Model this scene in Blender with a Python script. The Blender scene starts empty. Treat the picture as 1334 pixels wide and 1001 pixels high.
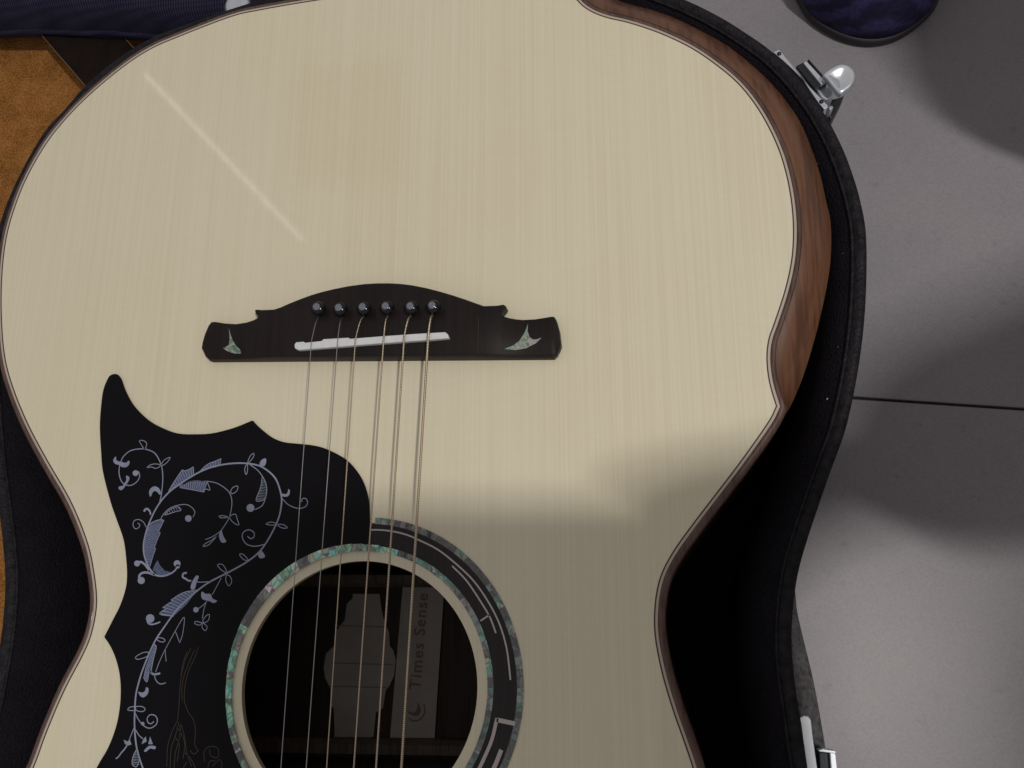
import bpy, bmesh, math, random
from math import sin, cos, tan, radians as R, pi, atan2, hypot
from mathutils import Vector, Matrix, geometry, noise
random.seed(7)
S = bpy.context.scene

# ------------------------------------------------------------------ camera
F = 1155.0                       # focal length in photo pixels (1334 wide)
TILT, ROLL, H = R(15), R(-10), 0.40
ct, st, cr, sr = cos(TILT), sin(TILT), cos(ROLL), sin(ROLL)
RX = Matrix(((1, 0, 0), (0, ct, -st), (0, st, ct)))
RY = Matrix(((cr, 0, -sr), (0, 1, 0), (sr, 0, cr)))
CAMR = RY @ RX
cam = bpy.data.cameras.new('camera')
cam_o = bpy.data.objects.new('camera', cam)
S.collection.objects.link(cam_o)
cam.sensor_width = 36; cam.lens = 36 * F / 1334
cam.clip_start = 0.01; cam.clip_end = 50
cam_o.matrix_world = Matrix.Translation((0, 0, H)) @ CAMR.to_4x4()
S.camera = cam_o

def un(px, py, z=0.0):
    """photo pixel -> point at height z (guitar top is z = 0)"""
    d = CAMR @ Vector(((px - 667) / F, -(py - 500.5) / F, -1))
    k = (z - H) / d.z
    return Vector((d.x * k, d.y * k, z))

# ------------------------------------------------------------------ world and lamps
W = bpy.data.worlds.new('World'); S.world = W; W.use_nodes = True
W.node_tree.nodes['Background'].inputs[0].default_value = (0.99, 0.94, 0.91, 1)
W.node_tree.nodes['Background'].inputs[1].default_value = 0.345
S.view_settings.view_transform = 'Standard'; S.view_settings.look = 'None'
S.view_settings.exposure = 0; S.view_settings.gamma = 1
LAMP = Vector((0.80, -0.165, 1.95)); LAMP_R = 0.06; LAMP_W = 23.5
la = bpy.data.lights.new('ceiling_bulb_light', 'AREA'); la.shape = 'RECTANGLE'; la.size = 0.16; la.size_y = 0.035
la.energy = LAMP_W; la.color = (1.0, 0.962, 0.89)
lo = bpy.data.objects.new('ceiling_bulb_light', la); S.collection.objects.link(lo); lo.location = LAMP
lo.rotation_euler = (0, 0, R(-35))          # a short tube lying slantwise over the guitar

# ------------------------------------------------------------------ helpers
def mk(name, vs, fs, mat, parent=None, smooth=False, mats=None, midx=None):
    off = Vector((0, 0, 0)); p = parent
    while p: off += p.location; p = p.parent
    me = bpy.data.meshes.new(name)
    me.from_pydata([tuple(Vector(v) - off) for v in vs], [], fs)
    for m in (mats or [mat]): me.materials.append(m)
    if midx:
        for i, q in enumerate(midx): me.polygons[i].material_index = q
    if smooth:
        for q in me.polygons: q.use_smooth = True
    me.update()
    o = bpy.data.objects.new(name, me); S.collection.objects.link(o)
    if parent: o.parent = parent
    return o

def tag(o, label=None, cat=None, group=None, kind=None):
    if label: o['label'] = label
    if cat: o['category'] = cat
    if group: o['group'] = group
    if kind: o['kind'] = kind
    return o

def empty(name, loc, label=None, cat=None, kind=None, parent=None):
    o = bpy.data.objects.new(name, None); S.collection.objects.link(o)
    o.empty_display_size = 0.02; o.location = loc
    if parent: o.parent = parent
    return tag(o, label, cat, None, kind)

def fix_normals(o):
    bm = bmesh.new(); bm.from_mesh(o.data)
    bmesh.ops.remove_doubles(bm, verts=bm.verts, dist=1e-6)
    bmesh.ops.recalc_face_normals(bm, faces=bm.faces)
    bm.to_mesh(o.data); bm.free()

def cr_seg(p0, p1, p2, p3, n):
    out = []
    for i in range(n):
        t = i / n
        out.append(tuple(0.5 * (2*b + (c - a)*t + (2*a - 5*b + 4*c - d)*t*t + (3*b - a - 3*c + d)*t**3)
                         for a, b, c, d in zip(p0, p1, p2, p3)))
    return out

def smooth_open(P, n=4):
    if len(P) < 3: return list(P)
    Q = [tuple(2*a - b for a, b in zip(P[0], P[1]))] + list(P) + [tuple(2*a - b for a, b in zip(P[-1], P[-2]))]
    out = []
    for i in range(len(P) - 1): out += cr_seg(Q[i], Q[i+1], Q[i+2], Q[i+3], n)
    return out + [P[-1]]

def smooth_closed(P, n=4):
    out = []; k = len(P)
    for i in range(k): out += cr_seg(P[i-1], P[i], P[(i+1) % k], P[(i+2) % k], n)
    return out

def runs(segs, n=4):
    """segments meeting at sharp corners -> closed outline"""
    out = []
    for s in segs: out += smooth_open(s, n)[:-1]
    return out

def area(P): return sum(P[i-1][0]*P[i][1] - P[i][0]*P[i-1][1] for i in range(len(P))) / 2
def ccw(P): return P if area(P) > 0 else P[::-1]

def offset(P, d, closed=True):
    """move outline outwards by d (closed, counter-clockwise) or to the right of its direction"""
    n = len(P); out = []
    for i in range(n):
        if closed: a, b, c = P[i-1], P[i], P[(i+1) % n]
        else: a, b, c = P[max(i-1, 0)], P[i], P[min(i+1, n-1)]
        def nr(u, v):
            dx, dy = v[0]-u[0], v[1]-u[1]; l = hypot(dx, dy) or 1
            return (dy/l, -dx/l) if l > 1e-9 and (dx or dy) else None
        n1 = nr(a, b) if a is not b else None; n2 = nr(b, c) if c is not b else None
        n1 = n1 or n2; n2 = n2 or n1
        mx, my = n1[0]+n2[0], n1[1]+n2[1]; l = hypot(mx, my) or 1; mx /= l; my /= l
        k = 1 / max(0.55, mx*n1[0] + my*n1[1])
        out.append((b[0] + mx*d*k, b[1] + my*d*k))
    return out

def W2(P, z=0.0): return [tuple(un(x, y, z)[:2]) for x, y in P]

def prism(name, outline, z0, z1, mat, parent=None, holes=(), side_mat=None, bev=0):
    """solid slab between z0 and z1, outlines in world metres"""
    loops = [ccw(list(outline))] + [ccw(list(h))[::-1] for h in holes]
    flat = [p for L in loops for p in L]; N = len(flat)
    vs = [(x, y, z1) for x, y in flat] + [(x, y, z0) for x, y in flat]
    if holes:
        tri = geometry.tessellate_polygon([[Vector((x, y, 0)) for x, y in L] for L in loops])
        fs = [tuple(t) for t in tri]; fs += [tuple(N + i for i in reversed(t)) for t in tri]
    else:
        fs = [tuple(range(N)), tuple(reversed(range(N, 2*N)))]
    nc = len(fs); b = 0
    for L in loops:
        m = len(L)
        for i in range(m):
            j = (i+1) % m; fs.append((b+i, N+b+i, N+b+j, b+j))
        b += m
    o = mk(name, vs, fs, mat, parent, mats=[mat, side_mat] if side_mat else None,
           midx=[0]*nc + [1]*(len(fs)-nc) if side_mat else None)
    fix_normals(o)
    if bev:
        m = o.modifiers.new('bevel', 'BEVEL'); m.width = bev; m.segments = 3; m.limit_method = 'ANGLE'; m.angle_limit = R(50)
    return o

def strip(name, A, B, mat, parent=None, closed=True, smooth=True):
    """ring or band between two matching lists of 3D points"""
    n = len(A); vs = list(A) + list(B); m = n if closed else n-1
    fs = [(i, (i+1) % n, n + (i+1) % n, n+i) for i in range(m)]
    o = mk(name, vs, fs, mat, parent, smooth); fix_normals(o); return o

def loft(name, rows, mat, parent=None, closed=True, smooth=True, caps=False):
    n = len(rows[0]); vs = [p for r in rows for p in r]; fs = []
    m = n if closed else n-1
    for k in range(len(rows)-1):
        for i in range(m):
            j = (i+1) % n; fs.append((k*n+i, k*n+j, (k+1)*n+j, (k+1)*n+i))
    if caps:
        fs.append(tuple(range(n))); fs.append(tuple(range((len(rows)-1)*n, len(rows)*n)))
    o = mk(name, vs, fs, mat, parent, smooth); fix_normals(o); return o

def tube_rows(path, rad, seg=8, flat=1.0):
    rows = []
    for i, p in enumerate(path):
        p = Vector(p); a = Vector(path[max(i-1, 0)]); c = Vector(path[min(i+1, len(path)-1)])
        t = (c-a).normalized(); up = Vector((0, 0, 1)) if abs(t.z) < 0.95 else Vector((1, 0, 0))
        u = t.cross(up).normalized(); v = u.cross(t)
        r = rad[i] if isinstance(rad, (list, tuple)) else rad
        rows.append([p + u*cos(2*pi*k/seg)*r + v*sin(2*pi*k/seg)*r*flat for k in range(seg)])
    return rows
def tube(name, path, rad, mat, parent=None, seg=8, flat=1.0):
    return loft(name, tube_rows(path, rad, seg, flat), mat, parent, caps=True)

def lathe(name, c, prof, mat, parent=None, seg=24, axis=None):
    q = (axis or Vector((0, 0, 1))).to_track_quat('Z', 'Y')
    rows = [[Vector(c) + q @ Vector((cos(2*pi*k/seg)*r, sin(2*pi*k/seg)*r, z)) for k in range(seg)] for r, z in prof]
    return loft(name, rows, mat, parent, caps=True)

# ------------------------------------------------------------------ materials
def mat(name, col, rough=0.5, metal=0.0, spec=0.5, coat=0.0, coat_r=0.1):
    m = bpy.data.materials.new(name); m.use_nodes = True
    b = m.node_tree.nodes['Principled BSDF']
    b.inputs['Base Color'].default_value = (*col, 1); b.inputs['Roughness'].default_value = rough
    b.inputs['Metallic'].default_value = metal; b.inputs['Specular IOR Level'].default_value = spec
    b.inputs['Coat Weight'].default_value = coat; b.inputs['Coat Roughness'].default_value = coat_r
    return m
class NT:
    def __init__(s, m): s.m = m; s.t = m.node_tree; s.b = s.t.nodes['Principled BSDF']
    def n(s, ty, **k):
        x = s.t.nodes.new(ty)
        for a, v in k.items():
            if a.startswith('i_'): x.inputs[a[2:].replace('_', ' ')].default_value = v
            else: setattr(x, a, v)
        return x
    def l(s, a, b): s.t.links.new(a, b)
    def pos(s, scale=(1, 1, 1), rot=(0, 0, 0)):
        g = s.n('ShaderNodeNewGeometry'); mp = s.n('ShaderNodeMapping'); mp.inputs['Scale'].default_value = scale
        mp.inputs['Rotation'].default_value = rot; s.l(g.outputs['Position'], mp.inputs['Vector']); return mp.outputs[0]
    def noise(s, vec, scale, detail=3, rough=0.5, dist=0.0):
        x = s.n('ShaderNodeTexNoise'); x.inputs['Scale'].default_value = scale; x.inputs['Detail'].default_value = detail
        x.inputs['Roughness'].default_value = rough; x.inputs['Distortion'].default_value = dist
        if vec: s.l(vec, x.inputs['Vector'])
        return x.outputs['Fac']
    def ramp(s, fac, stops, interp='LINEAR'):
        x = s.n('ShaderNodeValToRGB'); x.color_ramp.interpolation = interp
        e = x.color_ramp.elements
        while len(e) < len(stops): e.new(0.5)
        for k, (p, c) in enumerate(stops):
            e[k].position = p; e[k].color = (*c, 1) if len(c) == 3 else c
        s.l(fac, x.inputs['Fac']); return x.outputs['Color']
    def mix(s, fac, a, b, mode='MIX'):
        x = s.n('ShaderNodeMix', data_type='RGBA', blend_type=mode)
        for sock, v in ((x.inputs[0], fac), (x.inputs[6], a), (x.inputs[7], b)):
            if hasattr(v, 'is_output'): s.l(v, sock)
            else: sock.default_value = v if not isinstance(v, tuple) else (*v, 1)[:4]
        return x.outputs[2]
    def bump(s, h, strength=0.2, dist=0.001, to=None):
        x = s.n('ShaderNodeBump'); x.inputs['Strength'].default_value = strength; x.inputs['Distance'].default_value = dist
        s.l(h, x.inputs['Height']); s.l(x.outputs[0], (to or s.b).inputs['Normal']); return x
    def col(s, c): s.l(c, s.b.inputs['Base Color'])

def m_spruce():
    m = mat('spruce_top', (0.6, 0.52, 0.36), 0.45, 0, 0.3, 0.7, 0.035); t = NT(m)
    g = R(3.0)
    p = t.pos((1, 0.004, 1), (0, 0, g))
    broad = t.noise(t.pos((1, 0.10, 1), (0, 0, g)), 22, 3)
    lines = t.noise(p, 900, 2, 0.6)             # growth lines about a millimetre apart
    lines2 = t.noise(t.pos((1, 0.0025, 1), (0, 0, g)), 330, 2, 0.5)
    silk = t.noise(t.pos((0.14, 1, 1), (0, 0, 0.09)), 520, 2, 0.6, 0.6)   # cross silk
    stain = t.noise(t.pos((1, 0.8, 1)), 9, 2)
    c = t.ramp(broad, [(0.3, (0.718, 0.664, 0.512)), (0.5, (0.724, 0.670, 0.520)), (0.72, (0.728, 0.676, 0.528))])
    l1 = t.ramp(lines, [(0.42, (0.964, 0.954, 0.930)), (0.58, (1, 1, 1))])
    l2 = t.ramp(lines2, [(0.40, (0.984, 0.979, 0.968)), (0.56, (1, 1, 1))])
    sk = t.ramp(silk, [(0.40, (0.988, 0.986, 0.982)), (0.62, (1, 1, 1))])
    sn = t.ramp(stain, [(0.40, (0.986, 0.975, 0.955)), (0.60, (1, 1, 1))])
    # a warm reflection patch behind the bridge, painted into the wood colour
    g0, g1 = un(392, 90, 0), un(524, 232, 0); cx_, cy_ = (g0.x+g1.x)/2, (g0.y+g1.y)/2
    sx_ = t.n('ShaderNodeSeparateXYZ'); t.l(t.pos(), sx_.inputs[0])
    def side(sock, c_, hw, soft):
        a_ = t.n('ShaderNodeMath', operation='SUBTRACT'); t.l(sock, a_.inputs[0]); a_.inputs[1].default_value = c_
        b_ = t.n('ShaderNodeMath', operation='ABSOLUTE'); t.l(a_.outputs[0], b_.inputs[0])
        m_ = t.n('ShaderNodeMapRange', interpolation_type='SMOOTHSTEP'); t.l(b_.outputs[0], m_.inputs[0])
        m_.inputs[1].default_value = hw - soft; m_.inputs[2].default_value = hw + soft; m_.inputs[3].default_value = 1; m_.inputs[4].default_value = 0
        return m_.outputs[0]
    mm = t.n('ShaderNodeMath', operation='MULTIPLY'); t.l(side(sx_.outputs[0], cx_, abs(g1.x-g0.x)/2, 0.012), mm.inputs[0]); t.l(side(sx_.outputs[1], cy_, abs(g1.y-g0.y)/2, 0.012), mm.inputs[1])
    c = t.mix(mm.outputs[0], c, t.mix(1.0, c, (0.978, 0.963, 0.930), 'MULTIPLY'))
    for q in (l1, l2, sk, sn): c = t.mix(1.0, c, q, 'MULTIPLY')
    t.col(c)
    t.bump(lines, 0.06, 0.0004)
    return m
def m_wood(name, a, b, scale=60, rot=0.6, rough=0.4, coat=0.5, stretch=0.08):
    m = mat(name, a, rough, 0, 0.25 if name == 'dark_bridge_wood' else 0.4, coat, 0.12); t = NT(m)
    n1 = t.noise(t.pos((1, stretch, 0.4), (0, 0, rot)), scale, 5, 0.6, 0.4)
    n2 = t.noise(t.pos((1, stretch*0.4, 0.4), (0, 0, rot)), scale*8, 3, 0.6)
    c = t.ramp(n1, [(0.32, a), (0.62, b)])
    c = t.mix(1.0, c, t.ramp(n2, [(0.38, (0.62, 0.58, 0.56)), (0.55, (1, 1, 1))]), 'MULTIPLY')
    t.col(c); t.bump(n2, 0.1, 0.0004); return m
def m_noise(name, a, b, scale, rough=0.6, bump=0.2, bd=0.0006, detail=4, coat=0, spec=0.5, metal=0.0):
    m = mat(name, a, rough, metal, spec, coat); t = NT(m)
    n = t.noise(t.pos(), scale, detail, 0.6); t.col(t.ramp(n, [(0.32, a), (0.68, b)]))
    if bump: t.bump(n, bump, bd)
    return m
def m_shell():
    m = mat('abalone_shell', (0.3, 0.5, 0.4), 0.18, 0, 0.7, 1.0, 0.05); t = NT(m)
    oi = t.n('ShaderNodeObjectInfo')
    v = t.n('ShaderNodeTexVoronoi'); v.inputs['Scale'].default_value = 330; t.l(t.pos((1, 1, 1)), v.inputs['Vector'])
    sep = t.n('ShaderNodeSeparateColor'); t.l(v.outputs['Color'], sep.inputs[0])
    ad = t.n('ShaderNodeMath', operation='MULTIPLY_ADD'); t.l(oi.outputs['Random'], ad.inputs[0]); ad.inputs[1].default_value = 0.75
    mu = t.n('ShaderNodeMath', operation='MULTIPLY'); t.l(sep.outputs[0], mu.inputs[0]); mu.inputs[1].default_value = 0.25; t.l(mu.outputs[0], ad.inputs[2])
    c = t.ramp(ad.outputs[0], [(0.0, (0.03, 0.028, 0.035)), (0.20, (0.10, 0.092, 0.10)), (0.32, (0.045, 0.05, 0.06)), (0.44, (0.17, 0.15, 0.16)),
                               (0.55, (0.06, 0.24, 0.18)), (0.66, (0.36, 0.31, 0.32)), (0.76, (0.09, 0.10, 0.11)), (0.86, (0.14, 0.42, 0.30)), (0.94, (0.50, 0.50, 0.42)), (1.0, (0.08, 0.28, 0.32))])
    vein = t.n('ShaderNodeTexVoronoi', feature='DISTANCE_TO_EDGE'); vein.inputs['Scale'].default_value = 300
    t.l(t.pos((1, 0.5, 1), (0, 0, 0.7)), vein.inputs['Vector'])
    vv = t.ramp(vein.outputs['Distance'], [(0.0, (0.38, 0.40, 0.42)), (0.10, (1, 1, 1))])
    t.col(t.mix(1.0, c, vv, 'MULTIPLY')); return m

M = {}
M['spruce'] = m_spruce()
M['spruce_edge'] = mat('spruce_end_grain', (0.34, 0.27, 0.17), 0.6)
M['dark_line'] = mat('black_purfling', (0.035, 0.018, 0.014), 0.4)
M['cream'] = mat('maple_purfling', (0.46, 0.39, 0.33), 0.4, coat=0.4)
M['binding'] = m_wood('rosewood_binding', (0.080, 0.042, 0.033), (0.125, 0.070, 0.056), 90, 0.7, 0.5, 0.25, 0.3)
M['bevel'] = m_wood('armrest_wood', (0.105, 0.045, 0.024), (0.155, 0.070, 0.038), 42, -0.95, 0.45, 0.3, 0.14)
M['side'] = m_wood('side_wood', (0.07, 0.03, 0.018), (0.11, 0.05, 0.03), 50)
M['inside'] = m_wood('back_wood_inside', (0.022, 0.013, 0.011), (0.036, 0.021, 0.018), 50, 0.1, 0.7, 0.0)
M['brace'] = m_wood('brace_wood', (0.085, 0.062, 0.05), (0.115, 0.085, 0.066), 80, 1.5, 0.7, 0.0)
M['ebony'] = m_wood('dark_bridge_wood', (0.0070, 0.0042, 0.0040), (0.0120, 0.0070, 0.0066), 55, 1.5, 0.5, 0.05)
M['guard'] = mat('black_pickguard', (0.0040, 0.0034, 0.0052), 0.35, 0, 0.12, 0.0, 0.03)
M['band'] = m_wood('rosette_wood', (0.008, 0.006, 0.0075), (0.013, 0.0095, 0.010), 80, 0.5, 0.5, 0.0)
M['shell'] = m_shell()
M['shell_bright'] = M['shell'].copy(); M['shell_bright'].name = 'green_abalone_shell'
for nd in M['shell_bright'].node_tree.nodes:
    if nd.type == 'VALTORGB' and len(nd.color_ramp.elements) > 4:
        for e_, c_ in zip(nd.color_ramp.elements, ((.05, .06, .07), (.30, .78, .58), (.07, .08, .10), (.50, .92, .56), (.16, .64, .58), (.78, .86, .68), (.06, .09, .10), (.85, .68, .78), (.82, .94, .70), (.16, .74, .56))): e_.color = (*c_, 1)
M['inlay'] = m_noise('lilac_inlay', (0.20, 0.228, 0.335), (0.26, 0.285, 0.39), 160, 0.4, 0)
M['inlay_dim'] = m_noise('lilac_inlay_fill', (0.045, 0.058, 0.125), (0.09, 0.11, 0.20), 700, 0.4, 0)
M['pin_joint'] = mat('glue_joint', (0.035, 0.022, 0.018), 0.5)
M['bronze_print'] = mat('bronze_print', (0.030, 0.019, 0.013), 0.5)
M['white_line'] = mat('rosette_line', (0.48, 0.43, 0.44), 0.4)
M['bone'] = m_noise('white_saddle', (0.62, 0.64, 0.67), (0.70, 0.72, 0.74), 300, 0.35, 0.05)
M['pin'] = mat('black_bridge_pin', (0.006, 0.006, 0.010), 0.15, 0, 0.4, 0.0, 0.03)
M['pin_dot'] = mat('shell_pin_dot', (0.13, 0.14, 0.18), 0.15, 0, 0.7, 1.0)
M['paper'] = m_noise('paper_label', (0.33, 0.29, 0.27), (0.39, 0.35, 0.32), 60, 0.8, 0)
M['paper2'] = m_noise('aged_paper_label', (0.30, 0.27, 0.24), (0.38, 0.345, 0.31), 38, 0.8, 0)
M['ink'] = mat('red_brown_ink', (0.20, 0.125, 0.11), 0.8)
M['steel'] = mat('plain_steel', (0.42, 0.41, 0.42), 0.28, 0.9)
def m_wound():
    m = mat('wound_bronze', (0.42, 0.32, 0.235), 0.30, 0.85); t = NT(m)
    w = t.n('ShaderNodeTexWave', wave_type='BANDS', bands_direction='Y'); w.inputs['Scale'].default_value = 420
    t.l(t.pos(), w.inputs['Vector'])
    t.col(t.ramp(w.outputs['Fac'], [(0.1, (0.24, 0.18, 0.125)), (0.7, (0.66, 0.54, 0.41))])); t.bump(w.outputs['Fac'], 0.5, 0.0002); return m
M['bronze'] = m_wound()
def m_leather():
    m = mat('black_leatherette', (0.022, 0.022, 0.028), 0.60, 0, 0.16); t = NT(m)
    v = t.n('ShaderNodeTexVoronoi'); v.inputs['Scale'].default_value = 620; t.l(t.pos(), v.inputs['Vector'])
    n = t.noise(t.pos(), 220, 3)
    t.col(t.ramp(n, [(0.35, (0.008, 0.0073, 0.0095)), (0.7, (0.019, 0.0175, 0.022))])); t.bump(v.outputs['Distance'], 0.55, 0.0008); return m
M['leather'] = m_leather()
M['handle'] = m_noise('worn_black_cord', (0.035, 0.034, 0.038), (0.125, 0.12, 0.125), 420, 0.8, 0.7, 0.0012)
def m_plush(name, a, b, sc=900):
    m = mat(name, a, 0.95, 0, 0.2); t = NT(m)
    m.node_tree.nodes['Principled BSDF'].inputs['Specular IOR Level'].default_value = 0.1
    n = t.noise(t.pos(), sc, 3); n2 = t.noise(t.pos(), sc/12, 3)
    c = t.mix(0.35, t.ramp(n, [(0.36, a), (0.64, b)]), t.ramp(n2, [(0.35, a), (0.65, b)])); t.col(c); t.bump(n, 0.9, 0.0020); return m
M['plush'] = m_plush('black_plush_lining', (0.0082, 0.0070, 0.0098), (0.0155, 0.0135, 0.0188))
M['towel'] = m_plush('orange_terry', (0.18, 0.070, 0.016), (0.46, 0.205, 0.058), 760)
M['chrome'] = m_noise('chromed_metal', (0.66, 0.70, 0.77), (0.74, 0.78, 0.84), 90, 0.30, 0.05, 0.0004, metal=0.75)
M['dark_metal'] = mat('dark_metal', (0.03, 0.033, 0.038), 0.4, 0.6)
M['strap'] = m_noise('dark_brown_leather', (0.0085, 0.0045, 0.004), (0.014, 0.0075, 0.0065), 140, 0.7, 0.2, spec=0.12)
M['strap_edge'] = mat('tan_leather_edge', (0.13, 0.075, 0.04), 0.6)
def m_canvas():
    m = mat('navy_canvas', (0.03, 0.035, 0.09), 0.85, 0, 0.2); t = NT(m)
    a = t.n('ShaderNodeTexWave', wave_type='BANDS', bands_direction='X'); a.inputs['Scale'].default_value = 165; a.inputs['Distortion'].default_value = 0.5
    b = t.n('ShaderNodeTexWave', wave_type='BANDS', bands_direction='Y'); b.inputs['Scale'].default_value = 105; b.inputs['Distortion'].default_value = 1.0
    p = t.pos((1, 1, 1), (0, 0, 0.06)); t.l(p, a.inputs['Vector']); t.l(p, b.inputs['Vector'])
    hb = t.n('ShaderNodeMath', operation='MULTIPLY_ADD'); t.l(b.outputs['Fac'], hb.inputs[0]); hb.inputs[1].default_value = 0.5; hb.inputs[2].default_value = 0.5
    mu = t.n('ShaderNodeMath', operation='MULTIPLY'); t.l(a.outputs['Fac'], mu.inputs[0]); t.l(hb.outputs[0], mu.inputs[1])
    n = t.noise(t.pos(), 60, 4)
    c = t.ramp(mu.outputs[0], [(0.05, (0.007, 0.0065, 0.018)), (0.8, (0.034, 0.036, 0.076))])
    t.col(t.mix(1.0, c, t.ramp(n, [(0.3, (0.65, 0.6, 0.7)), (0.7, (1, 1, 1))]), 'MULTIPLY')); t.bump(mu.outputs[0], 0.3, 0.0008); return m
M['canvas'] = m_canvas()
def m_tile():
    m = mat('grey_floor_tile', (0.25, 0.23, 0.24), 0.38, 0, 0.35); t = NT(m)
    n = t.noise(t.pos(), 900, 3, 0.7); n2 = t.noise(t.pos(), 14, 4); n3 = t.noise(t.pos(), 130, 2)
    c = t.ramp(n2, [(0.3, (0.258, 0.244, 0.268)), (0.7, (0.288, 0.270, 0.292))])
    c = t.mix(1.0, c, t.ramp(n, [(0.3, (0.80, 0.79, 0.81)), (0.62, (1, 1, 1))]), 'MULTIPLY')
    c = t.mix(1.0, c, t.ramp(n3, [(0.22, (0.86, 0.85, 0.84)), (0.36, (1, 1, 1))]), 'MULTIPLY')
    t.col(c); t.bump(n, 0.08, 0.0003); return m
M['tile'] = m_tile()
M['grout'] = mat('dark_grout', (0.06, 0.055, 0.055), 0.9)
M['sole'] = mat('dark_rubber_sole', (0.018, 0.014, 0.018), 0.6)
def m_mesh():
    m = mat('violet_blue_shoe_fabric', (0.04, 0.035, 0.14), 0.8, 0, 0.3); t = NT(m)
    w = t.n('ShaderNodeTexWave', wave_type='RINGS', rings_direction='SPHERICAL'); w.inputs['Scale'].default_value = 60; w.inputs['Distortion'].default_value = 3
    c0 = un(1140, -120, -0.09)
    mp = t.n('ShaderNodeMapping'); mp.inputs['Location'].default_value = (-c0.x, -c0.y, 0.09); g = t.n('ShaderNodeNewGeometry')
    t.l(g.outputs['Position'], mp.inputs['Vector']); t.l(mp.outputs[0], w.inputs['Vector'])
    n = t.noise(t.pos(), 320, 4)
    c = t.ramp(w.outputs['Fac'], [(0.2, (0.020, 0.017, 0.058)), (0.8, (0.052, 0.046, 0.150))])
    t.col(t.mix(1.0, c, t.ramp(n, [(0.35, (0.5, 0.5, 0.6)), (0.65, (1, 1, 1))]), 'MULTIPLY')); t.bump(n, 0.4, 0.0008); return m
M['shoe'] = m_mesh()

# ------------------------------------------------------------------ floor
FZ = -0.125
floor = mk('floor', [(-3, -3, FZ-0.004), (3, -3, FZ-0.004), (3, 3, FZ-0.004), (-3, 3, FZ-0.004)], [(0, 1, 2, 3)], M['grout'])
tag(floor, kind='structure')
ja, jb = un(1110, 518, FZ), un(1334, 533, FZ)
jd = (jb-ja).normalized(); jn = Vector((-jd.y, jd.x, 0)); jo = ja - jd*0.12
TS, GAP = 0.60, 0.0009
def make_tile(first=[None]):
    if first[0] is None:
        h = TS/2 - GAP; b = 0.0006
        vs = [(-h, -h, -.004), (h, -h, -.004), (h, h, -.004), (-h, h, -.004), (-h, -h, -b), (h, -h, -b), (h, h, -b), (-h, h, -b),
              (-h+b, -h+b, 0), (h-b, -h+b, 0), (h-b, h-b, 0), (-h+b, h-b, 0)]
        fs = [(8, 9, 10, 11)] + [(i, (i+1) % 4, 4+(i+1) % 4, 4+i) for i in range(4)] + [(4+i, 4+(i+1) % 4, 8+(i+1) % 4, 8+i) for i in range(4)]
        o = mk('tile', vs, fs, M['tile'], floor); first[0] = o; return o
    o = first[0].copy(); S.collection.objects.link(o); o.parent = floor; return o
for i in range(-3, 3):
    for j in range(-3, 3):
        o = make_tile(); c = jo + jd*(TS*(i+0.5)) + jn*(TS*(j+0.5))
        o.location = (c.x, c.y, FZ + random.uniform(-.0001, .0001)); o.rotation_euler = (0, 0, atan2(jd.y, jd.x))

# ------------------------------------------------------------------ guitar body
G = empty('acoustic_guitar', tuple(un(560, 400, -0.1)), 'acoustic guitar with pale spruce top and vine pickguard lying face up in the black case', 'guitar')
T1, T2 = (733, -24), (1011, 529.5)
lower = [T2, (1000, 551), (964, 602), (932, 644), (900, 686), (876, 720), (860, 752), (853, 788), (853, 828), (862, 876), (876, 924), (890, 964),
         (903, 1003), (918, 1060), (935, 1130), (950, 1200), (955, 1270), (945, 1330), (900, 1400), (820, 1450), (700, 1480), (560, 1492), (440, 1492), (300, 1480), (170, 1450),
         (70, 1400), (10, 1330), (-15, 1250), (-14, 1180), (0, 1110), (20, 1050), (44, 1000), (61, 954), (84, 900), (110, 850), (121, 820), (126.5, 782), (121, 735),
         (112, 700), (92, 652), (62, 600), (37, 553), (18, 507), (7, 467), (2.5, 419), (2.5, 366), (8, 313), (20, 269), (37, 228), (61.5, 186), (88, 153), (119, 122),
         (160, 88), (195, 65), (231, 49), (300, 22.5), (339, 13.5), (399, 3), (460, -6), (530, -14), (600, -19), (670, -22), T1]
bev_in = [T1, (740, -12), (752, 1), (760, 9), (774, 17.5), (794, 24.5), (820, 30.5), (860, 44), (900, 63), (932, 84.5), (960, 108), (982, 134.5), (1001, 166),
          (1017, 203), (1028, 246), (1033, 290), (1031.5, 334), (1023, 376), (1009.5, 418), (1001, 443), (998.6, 468.5), (1002, 498), T2]
Pl = smooth_open(lower, 4); Pb = smooth_open(bev_in, 4)
Pw = W2(Pl[:-1] + Pb[:-1], 0)                       # spruce outline, runs clockwise in world
nl = len(Pl) - 1
flip = area(Pw) < 0
def off(d): return offset(Pw, d if not flip else -d)
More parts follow.
